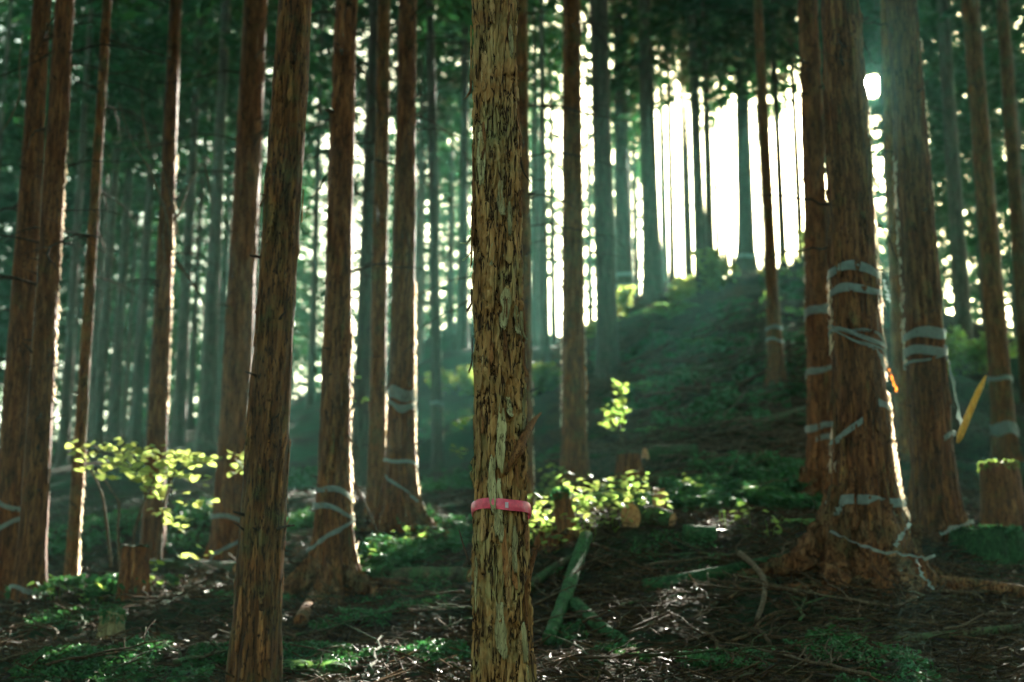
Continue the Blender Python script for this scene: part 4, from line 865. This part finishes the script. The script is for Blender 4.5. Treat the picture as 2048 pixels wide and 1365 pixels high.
g = Geo(); n_ = 4200; y = rng.uniform(17, 34, n_); x = y * rng.uniform(.04, .27, n_); z = H(x, y)
for i in range(n_):
    L = random.uniform(.25, 1.1); a = random.uniform(-.8, 1.2); p = np.array([x[i], y[i], z[i] + random.uniform(0, .12)]); d = np.array([math.cos(a), math.sin(a), .42 * math.sin(a) + random.uniform(-.1, .2)])
    P = p + d * np.linspace(-.5, .5, 4)[:, None] * L + rng.normal(0, .03, (4, 3)) * L; g.add(*tube(P, random.choice([.005, .008, .014]), 3, False))
link('slope_brush', g.mesh('slope_brush', M_twigpale), None, kind='stuff', label='dead brushwood lying over the dark slope', category='brushwood')
for i in range(26):
    strew(random.uniform(1230, 1620), random.uniform(620, 900), random.uniform(-.1, .6), random.uniform(1.4, 2.2), random.choice([0, 2]), i, 'long dead limb lying across the dark slope below the ridge', 'long limbs on the slope', .10)
M_fibre = leafmat('bark_fibre', (.25, .15, .08), (.92, .76, .55), .65)
def fringe(kid, side, py0, py1, n, seed):
    tr = TREES[kid]; r = np.random.default_rng(seed); pm = tr.B[1] / FPX; h = np.array([h_of(tr, v) for v in r.uniform(py0, py1, n)]); th = (0 if side > 0 else math.pi) + r.uniform(-.25, .25, n)
    c = tr.c(h); rd = tr.rad(h, th) * 1.01 + tr.amp * .4 + r.uniform(-.01, .006, n); C = np.stack([c[:, 0] + rd * np.cos(th), rd * np.sin(th), h], -1)
    U = unit(np.stack([side * r.uniform(.05, .45, n), r.normal(0, .2, n), np.where(r.random(n) < .7, -1, 1) * 1.0], -1)); Wv = unit(np.cross(U, np.array([0, 1, 0]) + r.normal(0, .5, (n, 3))))
    V, Q = cards(C, U, Wv, r.uniform(.015, .06, n), r.uniform(.003, .009, n)); link('bark_fringe', new_mesh('bark_fringe', V, Q, M_fibre, False), tr.root, kind='stuff')
for q in [('s', 1, 780, 1030, 230, 1), ('s', 1, 200, 760, 200, 2), ('s', -1, 540, 700, 60, 3), ('s', -1, 850, 930, 30, 4), ('t', -1, 300, 720, 150, 5), ('t', 1, 60, 420, 60, 6), ('i', 1, 560, 1040, 200, 7), ('h', 1, 780, 960, 60, 8), ('g', 1, 640, 1130, 90, 9), ('b', 1, 250, 800, 110, 10),
          ('l', 1, 640, 860, 70, 11), ('l', -1, 620, 860, 60, 12), ('j', 1, 640, 880, 40, 13), ('c', 1, 900, 1180, 60, 14), ('d', 1, 300, 820, 110, 15), ('k', 1, 760, 1010, 60, 16), ('a', 1, 500, 1200, 80, 17), ('r', -1, 300, 700, 30, 18)]: fringe(*q)

# ------------------------------------------------------------------ leafy plants
def leaf_mesh(mat, kind='round'):
    n = 7; t_ = np.linspace(0, 1, n)
    if kind == 'round': wd = np.array([.0, .42, .55, .5, .46, .26, 0.0])
    else: wd = np.array([.0, .20, .30, .30, .22, .12, 0])
    mid = np.stack([t_, 0 * t_, -.12 * t_ ** 2], -1); L_ = mid + np.stack([0 * t_ - .06 * wd, wd, .18 * wd - .0 * t_], -1); R_ = mid + np.stack([0 * t_ - .06 * wd, -wd, .18 * wd], -1)
    V = np.r_[mid, L_, R_]; q = []
    for i in range(n - 1): q += [[i, i + 1, n + i + 1, n + i], [i, 2 * n + i, 2 * n + i + 1, i + 1]]
    return new_mesh('leaf', V, np.array(q), mat)
LM = leaf_mesh(M_maple); LP = leaf_mesh(M_plant, 'long'); LPr = leaf_mesh(M_plant)
def put_leaf(root, me, p, size, az, tilt=.3):
    o = link('leaf', me, root); o.location = np.asarray(p) - np.array(root.location); s = size * random.uniform(.75, 1.25); o.scale = (s, s, s)
    o.rotation_euler = (random.uniform(-tilt, tilt), random.uniform(-tilt, tilt) + .15, az)
sb = hit(240, 1140); shY = 12.6
sb = at(240, 1140, shY); sb[2] = Hs(sb[0], sb[1])
shrub = empty('leafy_shrub', sb, 0, label='sunlit yellow-green broadleaf shrub with thin bare stems at left', category='shrub')
STE = [[(222, 1135), (215, 1060), (205, 990), (190, 955), (172, 925), (160, 905)], [(240, 1142), (235, 1060), (240, 1005), (225, 985), (210, 960)], [(266, 1130), (266, 1070), (285, 1010), (300, 975), (325, 930), (345, 915)],
       [(320, 1120), (322, 1050), (330, 1000), (345, 950), (380, 930), (440, 922)], [(172, 925), (230, 928), (290, 945), (345, 950)], [(192, 878), (240, 905), (300, 930), (350, 945)], [(345, 915), (400, 915), (460, 920), (495, 935)], [(350, 950), (400, 975), (430, 995), (465, 1020)],
       [(160, 905), (210, 905), (260, 912)], [(180, 890), (215, 900), (260, 925)]]
twigs = []
for i, s_ in enumerate(STE):
    dz = random.uniform(-.25, .25); pts = [(p[0], p[1], dz * k / len(s_)) for k, p in enumerate(s_)]
    strand('stem', pts, [.017, .013, .010, .006] if i < 4 else [.005, .004, .002], M_twigpale if i < 4 else M_twig, shrub, shY, 5)
zones = [((130, 905), (215, 895), 14), ((150, 930), (215, 940), 12), ((170, 906), (260, 908), 20), ((180, 935), (280, 945), 26), ((225, 885), (300, 905), 22), ((250, 915), (345, 935), 34), ((285, 950), (350, 975), 24), ((330, 915), (400, 915), 26),
         ((330, 940), (410, 960), 22), ((260, 965), (330, 990), 10), ((395, 925), (495, 915), 16), ((460, 930), (494, 945), 12), ((300, 1010), (370, 1060), 12), ((345, 1000), (420, 1010), 8), ((340, 1100), (440, 1110), 8), ((300, 900), (390, 925), 16), ((200, 900), (330, 930), 22), ((320, 1020), (380, 1040), 8)]
for (a, b, n) in zones:
    for i in range(n):
        u = random.random(); px = a[0] + (b[0] - a[0]) * u + random.gauss(0, 4); py = a[1] + (b[1] - a[1]) * u + random.gauss(0, 9)
        put_leaf(shrub, LM, at(px, py, shY + random.uniform(-.35, .35)), random.choice([.058, .07, .085]), random.uniform(0, 6.28), .55)
# sapling on the small stump
sp = st3[1].B + np.array([0, 0, st3[2]]); sap = empty('sapling', sp, 0, label='sunlit bright green sapling growing from the small dark stump', category='sapling')
strand('stem', [(1262, 925), (1255, 905), (1242, 885), (1243, 860), (1250, 830), (1248, 800), (1245, 770)], [.024, .02, .015, .009, .005], M_twigpale, sap, 16.6, 6)
for (x0, y0, x1, y1, n) in [(1242, 770, 1240, 850, 26), (1212, 822, 1232, 850, 16), (1228, 764, 1255, 775, 8), (1205, 848, 1240, 856, 8), (1240, 810, 1262, 830, 8)]:
    for i in range(n):
        u = random.random(); put_leaf(sap, LPr, at(x0 + (x1 - x0) * u + random.gauss(0, 7), y0 + (y1 - y0) * u + random.gauss(0, 4), 16.6 + random.uniform(-.12, .12)), random.choice([.06, .08, .095]), random.uniform(0, 6.28), .7)
for (x0, y0, n, lab) in [(705, 745, 5, 'few sunlit leaves floating on a twig right of the flared red trunk'), (712, 795, 6, 'lower sunlit leaf spray right of the flared red trunk'), (925, 843, 14, 'sunlit leafy twig left of the pink-taped trunk at mid height'), (925, 902, 7, 'lower bright leaf spray touching the left of the pink-taped trunk'), (75, 1000, 6, 'small green leaf twig in front of the second trunk from the left'), (40, 1110, 6, 'tiny yellow-green sprig low between the two leftmost trunks')]:
    p = at(x0, y0, 13.5); g_ = empty('leafy_twig', p, 0, label=lab, category='twig')
    strand('stem', [(x0 - 25, y0 + 12), (x0, y0 + 2), (x0 + 18, y0 - 4)], [.005, .003, .002], M_twig, g_, 13.5, 4)
    for i in range(n): put_leaf(g_, LM, at(x0 + random.uniform(-20, 20), y0 + random.gauss(0, 6), 13.5 + random.uniform(-.1, .1)), .06, random.uniform(0, 6.28), .6)
# low plants in the light
PLm = []
spots = [(1075, 985), (1095, 975), (1110, 968), (1080, 1015), (1065, 1045), (1095, 1050), (1120, 1000), (1150, 1010), (1175, 1005), (1195, 1035), (1160, 1045), (1075, 1075), (1215, 1000), (1245, 1005), (1262, 1020), (1280, 985), (1230, 1040), (1100, 1090), (1300, 1030), (1180, 1065),
         (1390, 968), (1410, 980), (1385, 990), (800, 1085), (760, 1110), (730, 1130), (820, 1100), (845, 1085), (700, 1080), (290, 1150), (310, 1165), (110, 1190), (180, 1195), (1450, 1040), (1500, 1035), (1540, 1060)]
WH = ['at the left of', 'inside', 'at the right of', 'in the middle of', 'low in', 'high in']
for i, (px, py) in enumerate(spots):
    p = hit(px, py + 22); lab = 'sunlit low leafy plant in the bright patch right of the pink-taped trunk' if i < 20 else 'small leafy plant on the dark ground away from the bright patch'
    l = min(LMK + [(1138, 1040, 'leaning snag'), (1318, 1000, 'orange-topped cut stub'), (1225, 1010, 'larger sunlit fern'), (1180, 1020, 'smaller sunlit fern'), (1112, 1085, 'rotten wood lump'), (1035, 1015, 'knot of the pink tape')], key=lambda q: math.hypot(px - q[0], py - q[1])); dx, dy = px - l[0], py - l[1]
    lab = f"{'sunlit pale' if i < 20 else 'small green'} low leafy plant {('right of' if dx > 0 else 'left of') if abs(dx) > abs(dy) else ('below' if dy > 0 else 'above')} the {l[2]}"
    pl = empty('woodland_plant', p, 0, label=lab, category='plant', group='low leafy plants in the light' if i < 20 else 'small scattered leafy plants')
    n = 22 if i < 20 else 9
    for s_ in range(3):
        strand_top = p + np.array([random.uniform(-.12, .12), random.uniform(-.1, .1), random.uniform(.08, .2)])
        V, Q, T = tube(wander(p - [0, 0, .02], strand_top, 5, .1, i + s_) - p, .0025, 4); link('stem', new_mesh('stem', V, [Q, T], M_plant), pl)
    for k in range(n):
        rr = random.uniform(.02, .2); a = random.uniform(0, 6.28); put_leaf(pl, random.choice([LP, LPr, LPr] if i >= 20 else [LP, LM, LPr, LM]), p + np.array([rr * math.cos(a), rr * math.sin(a), random.uniform(.05, .36 if i < 20 else .24)]), .066, a, .5)
# ferns
def fern(px, py, sc, lab, n=9, seed=0):
    p = hit(px, py); r = np.random.default_rng(seed); root = empty('fern', p, 0, label=lab, category='fern')
    for k in range(n):
        az = k * 2 * math.pi / n + r.uniform(-.2, .2); L = sc * r.uniform(.7, 1.1); m = 16; t_ = np.linspace(0.02, 1, m); d = np.array([math.cos(az), math.sin(az), 0]); sd = np.array([-d[1], d[0], 0])
        P = d * (t_ * L)[:, None] + np.array([0, 0, 1]) * (L * (.95 * t_ - .85 * t_ ** 2))[:, None]; g = Geo(); g.add(*tube(P, np.linspace(.005, .001, m), 3, False))
        ln = L * .24 * np.sin(np.pi * (t_ * .85 + .12)); T = unit(np.gradient(P, axis=0))
        for sg in (1, -1):
            U = unit(sd * sg + T * .45 - np.array([0, 0, .2])); C = P + U * (ln / 2)[:, None]; V, Q = cards(C, U, T, ln / 2, np.full(m, L * .028)); g.add(V, Q)
        link('frond', g.mesh('frond', M_fern, False), root)
fern(1225, 1010, .45, 'sunlit fern in the bright patch below the knobbly brown trunk', seed=1); fern(1180, 1020, .35, 'smaller sunlit fern left of the larger fern', 8, 2)
fern(1395, 700, .6, 'shaded fern high on the dark slope', 8, 3); fern(1300, 880, .5, 'shaded fern behind the small dark stump', 8, 4); fern(1520, 1000, .4, 'green fern in the ground cover left of the taped red trunk', 9, 5)
fern(1420, 1015, .35, 'small green fern at the left of the ground cover', 8, 6); fern(1290, 790, .6, 'dim fern on the slope above the sapling', 8, 7); fern(1620, 1055, .3, 'little fern near the left roots of the largest tree', 8, 8); fern(560 + 60, 1350, .3, 'dark fern at the bottom edge between the two nearest trunks', 8, 9)
fern(1340, 640, .9, 'pale fern on the sunlit crest of the ridge', 9, 10)
# bushes on the ridge
def bush(px, py, rad, n, lab, mat=M_plant, seed=0, size=(.03, .06)):
    p = hit(px, py); q_ = py
    while p[1] > 38 and px > 1250 and px < 1700 and q_ < 700: q_ += 6; p = hit(px, q_)
    r = np.random.default_rng(seed); k = 7; cen = p + np.stack([r.normal(0, rad * .55, k), r.normal(0, rad * .4, k), r.uniform(.15, .75, k) * rad], -1)
    C = cen[r.integers(0, k, n)] + unit(r.normal(0, 1, (n, 3))) * (rad * .42 * r.random(n) ** .4)[:, None]; U = unit(r.normal(0, 1, (n, 3)) * [1, 1, .5]); Wv = unit(np.cross(U, unit(r.normal(0, .5, (n, 3)) + [0, 0, 1]))); s_ = r.uniform(*size, n) * (1 + p[1] / 60)
    m = keep_mask(C); C, U, Wv, s_ = C[m], U[m], Wv[m], s_[m]
    V, Q = cards(C - p, U, Wv, s_, s_ * .6); root = empty('bush', p, 0, label=lab, category='bush'); link('foliage', new_mesh('foliage', V, Q, mat, False), root, kind='stuff')
    g = Geo()
    for c in cen: g.add(*tube(wander([0, 0, -.05], c - p, 5, .1, seed), np.linspace(.02, .006, 5), 4))
    link('stem', g.mesh('stem', M_twig), root, kind='stuff')
for i, (px, py, rad, n, lab) in enumerate([(1320, 615, .8, 1500, 'brightest cream-lit bush at the left start of the ridge'), (1365, 590, .7, 1200, 'lit bush on the ridge right of the thick misty trunk'), (1425, 560, .8, 1400, 'lit bush on the ridge below the double misty trunks'), (1475, 540, .7, 1100, 'bush on the ridge left of the crest trunk'),
        (1540, 530, .7, 1200, 'lit bush on the ridge between the crest trunk and the leaning trunk'), (1585, 520, .9, 1600, 'dark green bush with a lit top below the white sky'), (1620, 560, 1.0, 1800, 'dark bush beside the half hidden taped red trunk'), (1080, 790, .6, 900, 'hazy pale bush right behind the pink-taped trunk'),
        (1175, 690, .6, 800, 'small hazy bush behind the knobbly brown trunk'), (920, 790, .6, 800, 'lit hazy bush left of the pink-taped trunk'), (1600, 640, .8, 1400, 'dark bush lower on the slope beside the taped red trunk'), (60, 930, .7, 1100, 'dark green bush between the two leftmost trunks and the shrub'), (1960, 760, .9, 1300, 'dark bush far back near the right edge')]):
    bush(px, py, rad, int(n * (.7 if px > 1250 and py < 600 else 1.2)), lab, M_maple if i < 6 or 7 <= i <= 9 else M_moss if i == 11 else M_plant, 60 + i, (.035, .075))
for i, (px, py, lab) in enumerate([(1345, 598, 'low pale bush on the crest between two thin misty trunks'), (1392, 582, 'pale bush at the foot of the double misty trunks'), (1452, 556, 'small pale bush just left of the crest trunk roots'), (1510, 540, 'pale bush right of the crest trunk'), (1562, 520, 'pale bush below the widest white gap'), (1602, 502, 'topmost pale bush on the crest at the taped red trunk'), (1300, 625, 'lowest pale bush where the crest begins')]):
    bush(px, py, .8, 900, lab, M_maple, 90 + i, (.045, .09))
# bright broken branches on the trunk above the shrub
D = TREES['d']
for i, pts in enumerate([[(345, 500), (335, 440), (320, 390), (295, 330), (265, 290), (235, 200)], [(352, 470), (350, 420), (335, 370), (322, 320)], [(350, 520), (380, 560), (405, 600), (408, 640)], [(352, 440), (368, 400), (382, 360), (402, 330), (415, 310)], [(330, 520), (325, 470), (332, 430)], [(300, 300), (285, 240), (283, 160)], [(410, 330), (420, 380), (425, 430)]]):
    strand('broken_branch', pts, [.02, .014, .008, .004] if i < 3 else [.012, .007, .003], M_twigpale, D.root, 14.4, 5)
strand('thin_branch', [(45, 70), (38, 130), (42, 190), (20, 240), (0, 270)], [.006, .008, .008, .004], M_twigpale, TREES['a'].root, 12.2, 4)
strand('thin_branch', [(1128, 100), (1160, 70), (1190, 30), (1200, -20)], [.012, .008, .005, .004], M_deadbr, TREES['l'].root, 17, 5)
strand('thin_branch', [(1165, 300), (1200, 250), (1225, 215), (1245, 195)], [.012, .009, .006, .004], M_deadbr, TREES['l'].root, 17, 5)
strand('thin_branch', [(500, 150), (450, 140), (400, 155), (330, 170), (250, 150)], [.014, .01, .007, .004], M_deadbr, TREES['e'].root, 16.3, 5)
strand('thin_branch', [(490, 280), (430, 270), (390, 268), (330, 290), (230, 300)], [.014, .01, .007, .004], M_deadbr, TREES['e'].root, 16.3, 5)

# ------------------------------------------------------------------ haze
hz = bpy.data.materials.new('haze'); hz.use_nodes = True; t = hz.node_tree; t.nodes.clear()
mo = t.nodes.new('ShaderNodeOutputMaterial'); pv = t.nodes.new('ShaderNodeVolumePrincipled'); pv.inputs['Color'].default_value = (.34, 1.0, .84, 1)
pv.inputs['Density'].default_value = .0005; pv.inputs['Anisotropy'].default_value = .5; t.links.new(pv.outputs[0], mo.inputs['Volume'])
zs = V_ = None
a, b_, c0, c1, z0, z1 = -114, 114, -49, 134, -9, 42
V = np.array([[x, y, z] for z in (z0, z1) for y in (c0, c1) for x in (a, b_)], float)
link('haze', new_mesh('haze', V, np.array([[0, 2, 3, 1], [4, 5, 7, 6], [0, 1, 5, 4], [2, 6, 7, 3], [0, 4, 6, 2], [1, 3, 7, 5]]), hz, False), None, kind='stuff')
print('crown faces', FACES[0], 'ground z', float(Z.min()), float(Z.max()), 'far', nfar, 'objects', len(bpy.data.objects))
print('tris', sum(sum(1 for _ in ()) + len(m.loops) - 2 * len(m.polygons) for m in bpy.data.meshes))
